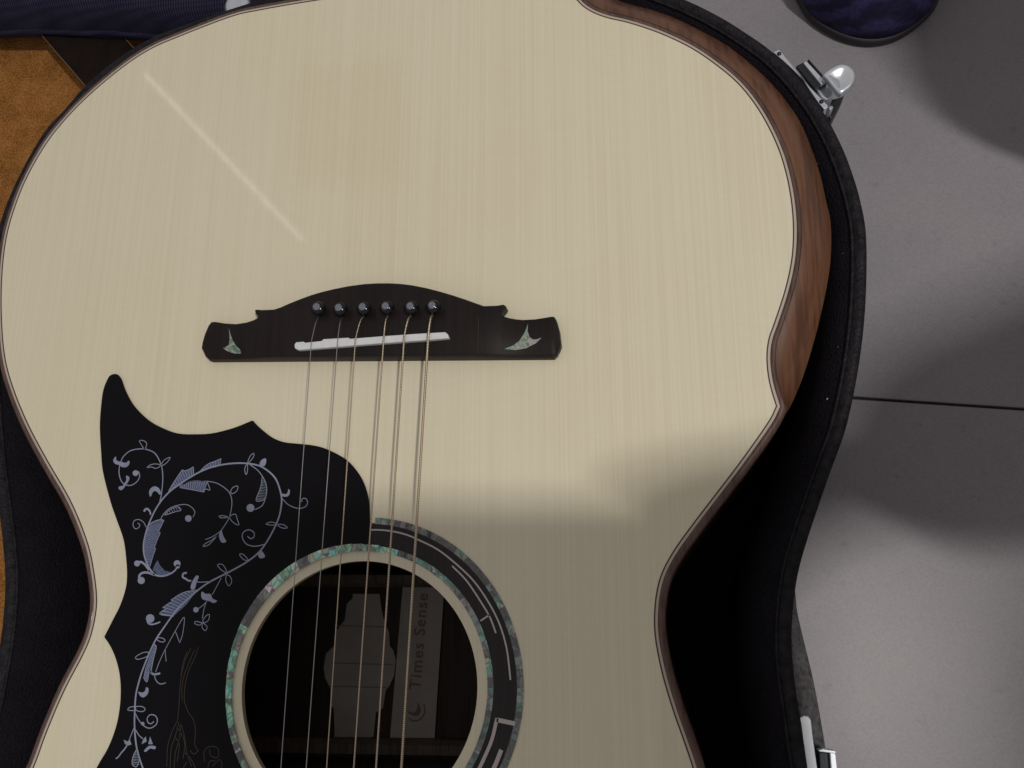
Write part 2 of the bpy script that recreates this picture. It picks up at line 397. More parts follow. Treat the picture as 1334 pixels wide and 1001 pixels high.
# sound hole
def fitc(P):
    # least-squares circle
    n = len(P); cx = sum(p[0] for p in P)/n; cy = sum(p[1] for p in P)/n
    Suu = Svv = Suv = Suuu = Svvv = Suvv = Svuu = 0
    for x, y in P:
        u, v = x-cx, y-cy
        Suu += u*u; Svv += v*v; Suv += u*v; Suuu += u**3; Svvv += v**3; Suvv += u*v*v; Svuu += v*u*u
    A = (Suuu+Suvv)/2; B = (Svvv+Svuu)/2; D = Suu*Svv - Suv*Suv
    uc = (A*Svv - B*Suv)/D; vc = (B*Suu - A*Suv)/D
    return (uc+cx, vc+cy), math.sqrt(uc*uc + vc*vc + (Suu+Svv)/n)
hc, hr = fitc(W2([(316, 905), (622, 898), (475, 731), (588, 1001), (341, 1001), (333, 820), (383.5, 766), (543, 748), (575, 777), (604, 813)]))
oc, orr = fitc(W2([(534, 683), (577, 701), (617, 732), (642, 761), (660, 793), (673, 833), (681.6, 880), (681, 921), (674, 952), (663, 1001)]))
print('hole', hc, hr, 'outer', oc, orr)
def circ(c, r, n=96, a0=0.0): return [(c[0] + r*cos(a0 + 2*pi*i/n), c[1] + r*sin(a0 + 2*pi*i/n)) for i in range(n)]
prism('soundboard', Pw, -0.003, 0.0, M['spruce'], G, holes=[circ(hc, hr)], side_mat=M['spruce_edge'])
def ring3(P, z): return [(x, y, z) for x, y in P]
def band(name, d0, d1, z, m):
    a, b = off(d0), off(d1)
    return loft(name, [ring3(a, -0.003), ring3(a, z), ring3(b, z), ring3(b, -0.003)], m, G, smooth=False)
band('purfling', -0.0001, 0.00050, 0.00008, M['dark_line'])
band('cream_purfling', 0.00045, 0.00160, 0.00004, M['cream'])
# wooden binding: falls off roundly at the outer edge
b_in, b_mid, b_out = off(0.0016), off(0.0036), off(0.0050)
fade = []
n = len(Pw)
loft('binding', [ring3(b_in, -0.003), ring3(b_in, 0.0), ring3(b_mid, -0.0003), ring3(b_out, -0.0018), ring3(b_out, -0.006)], M['binding'], G)
# body outline at the widest line, 11 mm under the top where the arm bevel is
B_px = [(735, -40), (768, -22), (801, -2), (814, 4), (855, 15), (884, 26), (920, 44), (948, 60), (976, 82), (1000, 104), (1018, 124), (1041, 157), (1058, 196),
        (1069, 230), (1076, 262), (1082, 290), (1082, 338), (1074, 389), (1061, 443), (1045, 494), (1031, 527), (1020, 545)]
ZB = -0.011
Bs = W2(smooth_open(B_px, 4), ZB)
def resample(P, n):
    L = [0]
    for i in range(1, len(P)): L.append(L[-1] + math.dist(P[i-1], P[i]))
    out = []; k = 0
    for i in range(n):
        s = L[-1]*i/(n-1)
        while k < len(L)-2 and L[k+1] < s: k += 1
        t = (s-L[k])/max(1e-9, L[k+1]-L[k]); out.append(tuple(a + (b-a)*t for a, b in zip(P[k], P[k+1])))
    return out
NB = 120
inner_b = resample(offset(Pw, 0.0040 if not flip else -0.0040)[nl:] + [off(0.0040)[0]], NB)
outer_b = resample(Bs, NB)
rows = []
for k in range(9):
    t = k/8; z = -0.0004 + (ZB + 0.0004) * (t**1.7)
    rows.append([(a[0] + (b[0]-a[0])*t, a[1] + (b[1]-a[1])*t, z) for a, b in zip(inner_b, outer_b)])
loft('arm_bevel', rows, M['bevel'], G, closed=False)
# sides and back
out_line = off(0.0048)[:nl+1]
side_top = [(x, y, -0.003) for x, y in out_line] + [(x, y, ZB) for x, y in outer_b]
DEP = -0.100
loft('body_side', [side_top, [(x*1.0, y, DEP+0.004) for x, y, z in side_top], [(x, y, DEP) for x, y, z in side_top]], M['side'], G, smooth=False)
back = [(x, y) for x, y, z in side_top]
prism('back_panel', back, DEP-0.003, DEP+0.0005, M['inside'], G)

# ------------------------------------------------------------------ inside of the sound hole
ZI = DEP + 0.0015
for (a, b, w) in (((250, 753), (720, 756), 0.0042), ((250, 972), (720, 979), 0.0048)):
    p, q = un(a[0], a[1], ZI+0.008), un(b[0], b[1], ZI+0.008); d = (q-p).normalized(); s = Vector((-d.y, d.x, 0))
    rws = [[p + s*u + Vector((0, 0, v)) for u, v in ((-w, -.008), (-w, 0), (-w*.5, .0035), (w*.5, .0035), (w, 0), (w, -.008))],
           [q + s*u + Vector((0, 0, v)) for u, v in ((-w, -.008), (-w, 0), (-w*.5, .0035), (w*.5, .0035), (w, 0), (w, -.008))]]
    loft('back_brace', rws, M['brace'], G, caps=True, smooth=False)
lab = prism('paper_label', W2([(525, 765), (579, 765), (566, 969), (508, 968)], ZI), ZI, ZI+0.0006, M['paper'], G)
tag(lab, 'narrow grey label with red brown lettering reading upwards')
vase = [(230, 130), (365, 130), (372, 200), (385, 262), (410, 320), (415, 390), (432, 410), (445, 460), (435, 540), (412, 590), (395, 612), (380, 700), (345, 722), (338, 800), (330, 862), (140, 862),
        (138, 780), (135, 700), (118, 690), (118, 600), (92, 550), (85, 500), (95, 430), (135, 390), (140, 330), (155, 305), (190, 260), (200, 180), (230, 150)]
vpx = [(400 + x/3.833, 740 + y/3.833) for x, y in vase]
lab2 = prism('paper_label', W2(vpx, ZI), ZI, ZI+0.0006, M['paper2'], G)
tag(lab2, 'vase shaped aged paper label in the middle of the sound hole')
def pxl(o, sc, P): return [(o[0] + x/sc, o[1] + y/sc) for x, y in P]
def ribbon(name, P, w, z, m, parent, n=4, closed=False, thick=0.0, wr=None):
    """flat inked or inlaid line; P in photo pixels, w in pixels"""
    Q = smooth_open(P, n) if len(P) > 2 else list(P)
    A = W2(Q, z); px = 0.000335*(H-z)/H
    L = len(A); l1 = []; r1 = []
    for i in range(L):
        a, c = A[max(i-1, 0)], A[min(i+1, L-1)]; dx, dy = c[0]-a[0], c[1]-a[1]; l = hypot(dx, dy) or 1
        u = i/(L-1); ww = (w if wr is None else w + (wr-w)*u) * px / 2
        l1.append((A[i][0] - dy/l*ww, A[i][1] + dx/l*ww, z)); r1.append((A[i][0] + dy/l*ww, A[i][1] - dx/l*ww, z))
    vs = l1 + r1; fs = [(i, i+L, i+1+L, i+1) for i in range(L-1)]
    return mk(name, vs, fs, m, parent)
def blob(name, P, z, m, parent, n=3, sm=True):
    Q = smooth_closed(P, n) if sm else P
    A = ccw(W2(Q, z)); tri = geometry.tessellate_polygon([[Vector((x, y, 0)) for x, y in A]])
    o = mk(name, [(x, y, z) for x, y in A], [tuple(t) for t in tri], m, parent)
    for p in o.data.polygons:
        if p.normal.z < 0: p.flip()
    return o
def dot(name, c, r, z, m, parent): return blob(name, [(c[0] + r*cos(a*pi/5), c[1] + r*sin(a*pi/5)) for a in range(10)], z, m, parent, 1, False)
M['ink_dim'] = mat('faded_print', (0.20, 0.165, 0.15), 0.8)
for a, b in (((435, 815), (503, 817)), ((432, 864), (512, 866)), ((430, 894), (503, 896))):
    ribbon('printed_line', [a, b], 1.6, ZI+0.0009, M['ink_dim'], lab2)
def text_mesh(name, txt, origin, xdir, size, z, m, parent, spacing=1.0, off_=0.0, sx=1.0):
    cu = bpy.data.curves.new(name, 'FONT'); cu.body = txt; cu.size = size; cu.space_character = spacing; cu.offset = off_; cu.resolution_u = 3
    ob = bpy.data.objects.new(name, cu); S.collection.objects.link(ob)
    dg = bpy.context.evaluated_depsgraph_get(); me = ob.evaluated_get(dg).to_mesh()
    u = Vector(xdir).normalized(); v = Vector((-u.y, u.x, 0))
    vs = [Vector(origin) + u*p.co.x*sx + v*p.co.y for p in me.vertices]; fs = [tuple(p.vertices) for p in me.polygons]
    vs = [(p.x, p.y, z) for p in vs]
    bpy.data.objects.remove(ob); return mk(name, vs, fs, m, parent)
t0, t1 = un(548, 899, ZI), un(557, 786, ZI)
tl = (t1-t0).length
text_mesh('lettering', 'Times Sense', t0, t1-t0, 0.0092, ZI+0.0009, M['ink'], lab, 1.12, 0.00012, 1.0)
e = pxl((480, 820), 5.53, [(400, 540), (405, 600), (370, 650), (320, 660), (290, 640)])
ribbon('emblem', e, 1.8, ZI+0.0009, M['ink'], lab); 
blob('emblem', pxl((480, 820), 5.53, [(280, 590), (330, 600), (352, 560), (350, 520), (372, 560), (375, 600), (345, 625), (300, 612)]), ZI+0.0009, M['ink'], lab)

# ------------------------------------------------------------------ pickguard with vine inlay
guard_top = [[(482, 694), (481.5, 677), (480.5, 655), (476, 635), (467, 617), (451, 599), (427.5, 586), (409.5, 580.5), (388, 578), (370, 576), (355.5, 570.6), (343, 561.6), (334, 553.5), (328.6, 547.5)],
             [(328.6, 547.5), (305, 557), (278, 564), (256.7, 565.6), (231.5, 564.6), (210, 557), (192, 546.5), (174, 528.5), (163, 509), (158, 495), (154, 489), (149.5, 487), (144, 488.5), (140, 493),
              (134, 508), (131, 530), (129.4, 557), (131, 588), (133.5, 615), (143.4, 654), (152, 679), (160.5, 704), (164, 731), (164.8, 751), (163, 767), (156, 788.5), (147, 806.5), (135, 830)],
             [(135, 830), (143, 842), (150, 858), (155, 878), (156.6, 900), (155, 924.5), (150, 948.6), (140, 974.7), (126, 999), (112, 1030), (110, 1060), (125, 1090), (160, 1108), (220, 1112), (290, 1100), (345, 1078)]]
gp = []
for s in guard_top: gp += smooth_open(s, 4)
gw = W2(gp, 0.0012)
# follows the rosette back up
RI = hr*1.082; RO = hr*1.130           # inner shell ring
def ang(p): return atan2(p[1]-hc[1], p[0]-hc[0])
a0, a1 = ang(gw[-1]), ang(gw[0])
if a0 < 0: a0 += 2*pi
arc = [(hc[0] + (RO-0.0004)*cos(a0 + (a1-a0)*i/60), hc[1] + (RO-0.0004)*sin(a0 + (a1-a0)*i/60)) for i in range(61)]
PG = prism('pickguard', gw + arc, 0.0, 0.0012, M['guard'], G, bev=0.0005)
ZP = 0.00135
I, ID = M['inlay'], M['inlay_dim']
def st(name, o, sc, P, w=1.6, wr=None, m=None): return ribbon(name, pxl(o, sc, P), w*0.86, ZP + 0.00004, m or I, PG, wr=wr)
def bl(name, o, sc, P, m=None, sm=True): return blob(name, pxl(o, sc, P), ZP, m or I, PG, 3, sm)
def loop(o, sc, P, w=1.3): return st('vine_leaf', o, sc, list(P) + [P[0]], w)
def dt(o, sc, c, r): return dot('berry', (o[0] + c[0]/sc, o[1] + c[1]/sc), r/sc, ZP, I, PG)
def hatch(o, sc, A, B, n, w=1.0):
    """hatching strokes from edge A to edge B of one leaf, in one mesh"""
    A2 = resample(pxl(o, sc, A), n); B2 = resample(pxl(o, sc, B), n); vs = []; fs = []
    for a, b in zip(A2, B2):
        p, q = un(*a, ZP+0.00003), un(*b, ZP+0.00003); d = q-p
        if d.length < 1e-5: continue
        s = Vector((-d.y, d.x, 0)).normalized()*w*0.000165; k = len(vs)
        vs += [p-s, q-s*.6, q+s*.6, p+s]; fs.append((k, k+1, k+2, k+3))
    mk('leaf_hatching', vs, fs, I, PG)
main = [(199.6, 747), (193.5, 738.7), (188, 724), (187, 710), (189.4, 696.8), (193.6, 683.6), (201, 667), (210, 652.7), (221, 640.7), (234, 631), (248.4, 621.6), (262.8, 613.8), (277, 608.4),
        (291.5, 605.3), (305, 603.8), (319.6, 603.8), (336.4, 606.6), (349, 613.6), (358.7, 623.4), (364, 636), (366.9, 650), (365.7, 664), (363, 675), (357, 689), (347.6, 706), (337, 720), (321, 732.6),
        (298, 745.6), (272, 759), (252.5, 773.5), (233, 791.7), (224.7, 802), (213.7, 817.5), (202.7, 834), (194, 852.6), (186, 872.4), (180.8, 889), (177, 905.7), (175.6, 925.6), (175.3, 947),
        (177.3, 969.8), (181.3, 986.9), (185.6, 999.7), (192, 1020)]
ribbon('vine_stem', main, 2.3, ZP+0.00006, I, PG, 5)
o1, s1 = (130, 560), 8.34
ribbon('vine_tendril', [(208, 654.7), (210.3, 644), (212, 627), (211.5, 612.8), (208.5, 602), (202, 591), (192, 586), (181.6, 585), (169.6, 587.6), (161, 594.8), (157, 603), (155, 614), (157, 624.7), (162, 631), (170.8, 632.5), (179, 627), (182, 620), (180, 614)], 1.5, ZP+0.00004, I, PG)
dt(o1, s1, (388, 472), 32)
loop(o1, s1, [(480, 210), (450, 160), (430, 120), (470, 118), (500, 135), (510, 160), (495, 205)])
loop(o1, s1, [(665, 380), (700, 330), (765, 300), (735, 350), (690, 385)])
loop(o1, s1, [(660, 380), (600, 372), (545, 385), (515, 412), (560, 405), (605, 420), (645, 405)])
bl('vine_bud', o1, s1, [(175, 290), (145, 330), (165, 370), (210, 385), (240, 405), (280, 408), (312, 390), (325, 350), (310, 338), (285, 360), (245, 352), (210, 345), (180, 330)])
bl('vine_bud', o1, s1, [(285, 500), (320, 515), (315, 555), (285, 600), (255, 642), (225, 658), (203, 635), (215, 615), (245, 612), (265, 585), (288, 545)])
bl('vine_bud', o1, s1, [(550, 730), (535, 680), (555, 635), (600, 615), (645, 640), (665, 690), (648, 705), (618, 672), (582, 672)])
st('vine_tendril', o1, s1, [(552, 925), (545, 890), (520, 862), (495, 865), (482, 890)], 2.6, 3.6)
o2, s2 = (160, 650), 8.34
bl('vine_leaf', o2, s2, [(280, 285), (330, 252), (400, 228), (445, 240), (412, 305), (380, 368), (405, 370), (372, 450), (340, 540), (355, 545), (325, 630), (295, 735), (255, 690), (232, 560), (238, 420)], ID, False)
st('vine_leaf_edge', o2, s2, [(280, 285), (330, 252), (400, 228), (440, 234), (445, 245)], 1.5); st('vine_leaf_edge', o2, s2, [(445, 240), (412, 305), (382, 368)], 1.1)
st('vine_leaf_edge', o2, s2, [(385, 370), (405, 370), (372, 450), (340, 540)], 1.1); st('vine_leaf_edge', o2, s2, [(340, 542), (355, 545), (325, 630), (295, 735)], 1.1)
hatch(o2, s2, [(262, 330), (235, 450), (232, 560), (260, 680)], [(425, 250), (380, 400), (345, 500), (310, 680)], 17, 0.6)
st('vine_tendril', o2, s2, [(410, 225), (440, 170), (500, 110), (580, 75), (680, 62), (745, 90), (783, 145), (762, 200)], 1.3)
dt(o2, s2, (712, 214), 37)
loop(o2, s2, [(450, 178), (500, 125), (560, 95), (605, 90), (632, 125), (565, 142), (500, 165)])
hatch(o2, s2, [(480, 140), (540, 100), (600, 88)], [(490, 165), (560, 142), (625, 128)], 6, 0.9)
st('vine_tendril', o2, s2, [(255, 310), (222, 252), (170, 225), (122, 242), (112, 290), (135, 325), (170, 315), (185, 282), (160, 265)], 1.3)
st('vine_tendril', o2, s2, [(285, 775), (240, 715), (200, 688), (160, 690)], 3.4, 3.4); dt(o2, s2, (155, 703), 33)
st('vine_tendril', o2, s2, [(345, 828), (270, 802), (215, 805), (182, 830), (178, 865)], 3.4, 3.6); dt(o2, s2, (200, 888), 40)
st('vine_tendril', o2, s2, [(300, 790), (360, 830), (430, 840), (500, 822), (560, 785), (600, 730)], 3.0, 2.2); dt(o2, s2, (590, 705), 38); dt(o2, s2, (596, 735), 24)
bl('vine_leaf', o2, s2, [(325, 775), (340, 730), (377, 665), (405, 725), (455, 780), (525, 800), (470, 832), (380, 826)], ID, False)
o3, s3 = (210, 570), 8.34
for A, B, k in (([(80, 585), (130, 500), (225, 360), (245, 365), (300, 350), (350, 320)], [(95, 590), (160, 545), (230, 500), (290, 455), (330, 425), (352, 400)], 13),
                ([(430, 360), (480, 310), (530, 280), (590, 258), (650, 230)], [(440, 372), (490, 350), (540, 335), (600, 322), (640, 305)], 9),
                ([(205, 528), (300, 485), (400, 472), (500, 482)], [(205, 545), (300, 560), (380, 575), (465, 590)], 13)):
    st('vine_leaf_edge', o3, s3, A, 1.3); hatch(o3, s3, A, B, k, 1.05)
    bl('vine_leaf', o3, s3, A + B[::-1], ID, False)
st('vine_leaf_edge', o3, s3, [(205, 545), (300, 562), (380, 577), (465, 592), (460, 570), (490, 562), (530, 570), (500, 482)], 1.3)
st('vine_leaf_edge', o3, s3, [(350, 320), (352, 400)], 1.2); st('vine_leaf_edge', o3, s3, [(650, 230), (638, 305)], 1.2)
st('vine_tendril', o3, s3, [(200, 525), (320, 482), (450, 475), (580, 490), (670, 535), (740, 600), (768, 690), (758, 800), (735, 880), (700, 940), (658, 1003), (612, 1044), (545, 1085), (480, 1110)], 1.3)
o4, s4 = (280, 540), 5.56
loop(o4, s4, [(112, 560), (130, 530), (165, 520), (158, 555), (125, 575)])
loop(o4, s4, [(100, 745), (60, 734), (30, 738), (45, 750), (80, 748)])
loop(o4, s4, [(105, 742), (125, 728), (150, 725), (162, 760), (174, 800), (145, 792), (115, 765)])
o5, s5 = (120, 650), 5.56
loop(o5, s5, [(905, 268), (868, 298), (820, 325), (805, 345), (842, 335), (880, 298)])
bl('vine_bud', o5, s5, [(935, 225), (950, 270), (972, 310), (938, 316), (918, 270)])
o6, s6 = (300, 580), 7.15
loop(o6, s6, [(160, 168), (178, 115), (205, 82), (222, 84), (210, 120), (175, 160)]); loop(o6, s6, [(160, 175), (140, 200), (135, 240), (148, 275), (160, 240)])
bl('vine_bud', o6, s6, [(272, 192), (285, 145), (325, 124), (336, 148), (318, 195)])
st('vine_tendril', o6, s6, [(185, 185), (255, 235), (310, 310), (336, 380), (335, 460), (300, 560), (230, 602)], 1.5); dt(o6, s6, (188, 586), 38)
st('vine_leaf_edge', o6, s6, [(297, 300), (282, 395), (240, 515), (300, 516), (325, 490)], 1.2); hatch(o6, s6, [(295, 330), (280, 400), (245, 510)], [(320, 340), (338, 410), (315, 512)], 13, 0.8)
bl('vine_bud', o6, s6, [(478, 452), (515, 458), (535, 440), (540, 410), (555, 425), (548, 465), (520, 482), (480, 475)])
st('vine_tendril', o6, s6, [(485, 500), (540, 555), (620, 588), (690, 580), (720, 540), (705, 500), (672, 500), (664, 530)], 1.3)
loop(o6, s6, [(435, 732), (380, 717), (333, 735), (380, 746), (430, 742)]); loop(o6, s6, [(445, 738), (495, 742), (532, 770), (490, 774), (450, 755)])
st('vine_tendril', o6, s6, [(320, 925), (230, 943), (150, 922), (112, 860), (125, 810), (175, 790), (220, 815), (220, 855), (190, 872), (160, 850)], 1.6)
o7, s7 = (220, 680), 7.7
bl('vine_bud', o7, s7, [(895, 310), (930, 290), (965, 350), (910, 365)])
loop(o7, s7, [(800, 392), (750, 378), (708, 328), (740, 324), (785, 365)]); loop(o7, s7, [(572, 512), (520, 478), (488, 432), (540, 430), (580, 495)]); loop(o7, s7, [(578, 530), (570, 585), (600, 642), (630, 600), (615, 548)])
st('vine_tendril', o7, s7, [(400, 602), (310, 606), (280, 600)], 1.5)
bl('vine_bud', o7, s7, [(218, 665), (232, 605), (272, 542), (300, 550), (278, 610), (262, 668), (238, 682)])
st('vine_tendril', o7, s7, [(180, 512), (145, 520), (140, 555), (175, 575), (195, 590), (225, 592)], 3.4, 2.4)
bl('vine_leaf', o5, s5, [(770, 660), (660, 680), (570, 735), (580, 745), (510, 790), (530, 800), (490, 835), (590, 850), (680, 770), (740, 690)], ID, False)
st('vine_leaf_edge', o5, s5, [(770, 660), (660, 680), (570, 735)], 1.3); st('vine_leaf_edge', o5, s5, [(580, 745), (545, 765), (510, 790)], 1.2); st('vine_leaf_edge', o5, s5, [(530, 800), (490, 835), (590, 852)], 1.2)
hatch(o5, s5, [(720, 668), (650, 685), (575, 735), (515, 790), (495, 835)], [(750, 680), (700, 740), (650, 790), (610, 825), (590, 848)], 12, 1.0)
st('vine_tendril', o5, s5, [(935, 575), (905, 630), (870, 695)], 1.2)
bl('vine_bud', o5, s5, [(795, 672), (822, 688), (858, 690), (872, 722), (905, 740), (880, 755), (850, 742), (800, 728), (790, 700)])
st('vine_tendril', o5, s5, [(830, 740), (810, 800), (798, 870)], 1.2); st('vine_tendril', o5, s5, [(825, 750), (790, 782), (760, 800)], 1.2); dt(o5, s5, (752, 804), 20)
loop(o5, s5, [(800, 885), (825, 848), (850, 840), (842, 880), (812, 898)], 1.2); loop(o5, s5, [(798, 895), (832, 925), (822, 955), (798, 935)], 1.2); loop(o5, s5, [(795, 898), (750, 888), (745, 905), (780, 915)], 1.2)
o8, s8 = (150, 790), 9.1
dt(o8, s8, (415, 145), 52); st('vine_tendril', o8, s8, [(380, 170), (400, 205), (440, 215), (500, 200), (535, 185)], 3.2, 1.8)
st('vine_tendril', o8, s8, [(480, 780), (520, 670), (570, 560), (640, 425), (715, 290), (775, 185), (810, 135), (822, 160), (800, 330), (765, 435)], 1.1); st('vine_tendril', o8, s8, [(765, 435), (742, 370), (715, 300)], 1.1)
st('vine_tendril', o8, s8, [(595, 520), (598, 590), (606, 655)], 1.1)
loop(o8, s8, [(500, 370), (560, 378), (592, 405), (560, 425), (505, 405)]); loop(o8, s8, [(400, 545), (330, 550), (245, 600), (262, 630), (330, 615), (385, 590)])
hatch(o8, s8, [(462, 470), (425, 560), (395, 640), (360, 730), (345, 800)], [(485, 480), (468, 580), (440, 680), (395, 800), (370, 885)], 15, 0.9)
bl('vine_leaf', o8, s8, [(465, 450), (490, 480), (460, 600), (435, 720), (380, 890), (335, 840), (360, 720), (410, 580)], ID, False)
st('vine_leaf_edge', o8, s8, [(465, 450), (488, 485), (460, 600), (430, 750), (440, 795)], 1.3); st('vine_leaf_edge', o8, s8, [(335, 840), (365, 890), (385, 880), (395, 780)], 1.3)
st('vine_tendril', o8, s8, [(425, 780), (450, 805), (490, 805), (535, 795)], 3.4, 2.6); st('vine_tendril', o8, s8, [(465, 810), (480, 870), (520, 915), (560, 920), (600, 905)], 1.5)
o9, s9 = (140, 890), 7.02
bl('vine_bud', o9, s9, [(282, 82), (318, 88), (345, 70), (352, 40), (375, 50), (370, 95), (340, 128), (305, 125)])
loop(o9, s9, [(250, 215), (205, 222), (185, 245), (215, 252), (250, 248)]); loop(o9, s9, [(258, 215), (315, 215), (345, 240), (315, 262), (262, 248)])
st('vine_tendril', o9, s9, [(255, 280), (290, 345), (345, 400), (395, 412), (445, 380), (456, 335), (435, 298), (395, 290), (365, 318), (370, 360), (400, 372), (425, 350)], 1.6); dt(o9, s9, (322, 372), 17)
st('vine_tendril', o9, s9, [(248, 400), (215, 480), (190, 545)], 1.4); bl('vine_bud', o9, s9, [(148, 518), (180, 535), (205, 520), (220, 562), (188, 572), (160, 558)], sm=False)
st('vine_tendril', o9, s9, [(180, 570), (150, 612), (125, 640), (100, 675), (75, 692)], 2.4, 1.6)
st('vine_tendril', o9, s9, [(258, 430), (290, 480), (325, 510)], 1.5)
bl('vine_bud', o9, s9, [(350, 488), (358, 535), (312, 560), (325, 520)], sm=False); bl('vine_bud', o9, s9, [(390, 490), (415, 560), (372, 560)], sm=False); bl('vine_bud', o9, s9, [(335, 618), (380, 575), (440, 580), (432, 606), (390, 600), (352, 630)])
st('vine_leaf_edge', o9, s9, [(262, 612), (232, 680), (228, 745), (268, 765), (292, 700)], 1.4); hatch(o9, s9, [(255, 630), (235, 680), (232, 740)], [(270, 625), (285, 690), (290, 745)], 9, 0.9)
# faint bronze figure printed further down the guard
def fb(o, sc, P, w=1.3): ribbon('bronze_line', pxl(o, sc, P), w, ZP, M['bronze_print'], PG)
oA, sA = (100, 800), 4.98
for P in ([(742, 220), (700, 310), (672, 450), (664, 580), (655, 690)], [(790, 215), (765, 285), (722, 380), (700, 480), (698, 570)], [(765, 232), (735, 300), (700, 390), (682, 480), (685, 560)],
          [(715, 245), (690, 320), (676, 400)], [(698, 570), (725, 640), (758, 690), (770, 760), (766, 850), (790, 885)], [(655, 690), (620, 760), (590, 860), (584, 990)], [(664, 700), (640, 790), (612, 880), (606, 1000)],
          [(672, 710), (668, 800), (640, 900), (632, 1000)], [(678, 720), (700, 800), (715, 900), (745, 990)], [(650, 730), (700, 830), (690, 940)], [(640, 800), (665, 850), (652, 960)],
          [(830, 960), (825, 900), (850, 865), (890, 860), (920, 880), (915, 930), (870, 920), (862, 880)], [(880, 990), (925, 945), (942, 975), (938, 1000)], [(850, 1000), (862, 960), (900, 950)],
          [(790, 885), (760, 910), (735, 885)], [(700, 900), (740, 940), (770, 1000)], [(715, 960), (690, 1000)]):
    fb(oA, sA, P, 1.1)

# ------------------------------------------------------------------ rosette
RS = empty('rosette', (hc[0]-G.location.x, hc[1]-G.location.y, 0-G.location.z), parent=G)
def sector(name, c, r0, r1, a0, a1, z, m, parent, n=None, c1=None, h=0.0012):
    n = n or max(2, int(abs(a1-a0)/0.06)); c1 = c1 or c
    A = [(c[0] + r0*cos(a0 + (a1-a0)*i/n), c[1] + r0*sin(a0 + (a1-a0)*i/n), z) for i in range(n+1)]
    B = [(c1[0] + r1*cos(a0 + (a1-a0)*i/n), c1[1] + r1*sin(a0 + (a1-a0)*i/n), z) for i in range(n+1)]
    dn = lambda L: [(x, y, z-h) for x, y, _ in L]
    vs = A + B + dn(A) + dn(B); q = n+1; fs = []
    for i in range(n): fs += [(i, q+i, q+i+1, i+1), (i, i+1, 2*q+i+1, 2*q+i), (q+i, 3*q+i, 3*q+i+1, q+i+1)]
    fs += [(0, 2*q, 3*q, q), (n, q+n, 3*q+n, 2*q+n)]
    return mk(name, vs, fs, m, parent)
ang_g = ang(gw[0]) + 0.005          # where the guard ends
# dark band between the two shell rings (tapers because the rings are not concentric)
orr_in = orr - 0.0029
sector('rosette_band', hc, RO - 0.0004, orr_in + 0.0003, ang_g, -2.3, 0.00018, M['band'], RS, 90, c1=oc)
a = 0.0
rnd = random.Random(3)
while a < 2*pi - 0.01:
    w = rnd.choice((0.05, 0.07, 0.10, 0.13)) * rnd.uniform(0.8, 1.2); w = min(w, 2*pi-a)
    mid_a = a + w/2; wide = max(0.0, 1 - ((mid_a - 2.25)/0.85)**2)      # the ring widens over the guard
    sector('shell_piece', hc, RI, RO + 0.0016*wide, a, a + w + 0.001, (0.00145 if 1.45 < mid_a < 4.6 else 0.00030) + rnd.uniform(0, .00004), M['shell_bright'] if 1.3 < mid_a < 3.4 and rnd.random() < .62 else M['shell'], RS); a += w
a = ang_g - 0.02
while a > -2.2:
    w = rnd.choice((0.04, 0.05, 0.08, 0.10)) * rnd.uniform(0.8, 1.2)
    sector('shell_piece', oc, orr_in, orr, a - w - 0.001, a, 0.00028 + rnd.uniform(0, .00004), M['shell'], RS); a -= w
wl = lambda P, w, nm='rosette_line': ribbon(nm, P, w, 0.00042, M['white_line'], RS)
wl([(470, 691), (492, 690.5), (512, 692.5), (530, 697), (544, 703), (570, 716), (595, 735.6), (617, 757), (634.7, 782), (649, 809), (658, 836), (662, 858), (665, 886)], 2.2)
wl([(589, 737.5), (608, 757), (627.5, 786), (638.5, 805), (646, 825)], 2.2)
wl([(638, 801), (626, 809)], 2.2); wl([(470, 687), (471, 694)], 2.0)
wl([(647, 938), (671, 943)], 5.5); wl([(647.5, 936), (641, 963), (632, 985), (623, 1004), (612, 1025)], 4.5); wl([(653, 977), (646, 995), (638, 1012)], 5.5)

# ------------------------------------------------------------------ bridge
top_l = [(262.5, 436), (264.4, 432), (269, 421), (274, 417), (289, 419), (304, 420), (318, 418.5), (328, 416), (333.6, 413.4)]
# columns: x, upper edge y, lower edge y, height (mm)
up = [(260.6, 451), (261.5, 442), (264.4, 432), (269, 421.5), (272.5, 417.2), (277, 417.0), (289, 419), (304, 420), (318, 418.3), (328, 415.8), (333.4, 413.4), (335.4, 411.5), (335.8, 404.2), (337.0, 403.1), (345, 403.2), (357, 403.2),
      (366, 400.5), (376.5, 395.8), (391, 390), (405.7, 384.6), (420, 380.4), (435, 376.8), (454, 373), (474, 370.3), (490, 369.3), (507, 369.2), (522, 370), (536.7, 371.8), (555, 375.4), (574.5, 380.4),
      (590, 385), (606, 390.3), (619, 395), (630, 398.8), (642, 398), (651.5, 397), (652.6, 398.5), (653.2, 409.6), (657, 411.6), (662.6, 412.9), (671, 414), (680, 414.5), (696, 413.5), (708, 411.6), (717.5, 410), (721, 410.3), (724, 415), (727.7, 427.7), (729.8, 446)]
def low(x):
    if x < 269: return 467 - (269-x)**2*0.19
    if x > 719: return 464.0 - (x-719)**2*0.14
    return 467.4 + (x-269)*(463.8-467.4)/(719-269)
def hgt(x):
    c = 0.0082; e_ = 0.0052
    t = min(1, max(0, (x-300)/70)) if x < 500 else min(1, max(0, (690-x)/70))
    return e_ + (c-e_)*t*t*(3-2*t)
def px2(x, y, z): return tuple(un(x, y, z))
cols = []
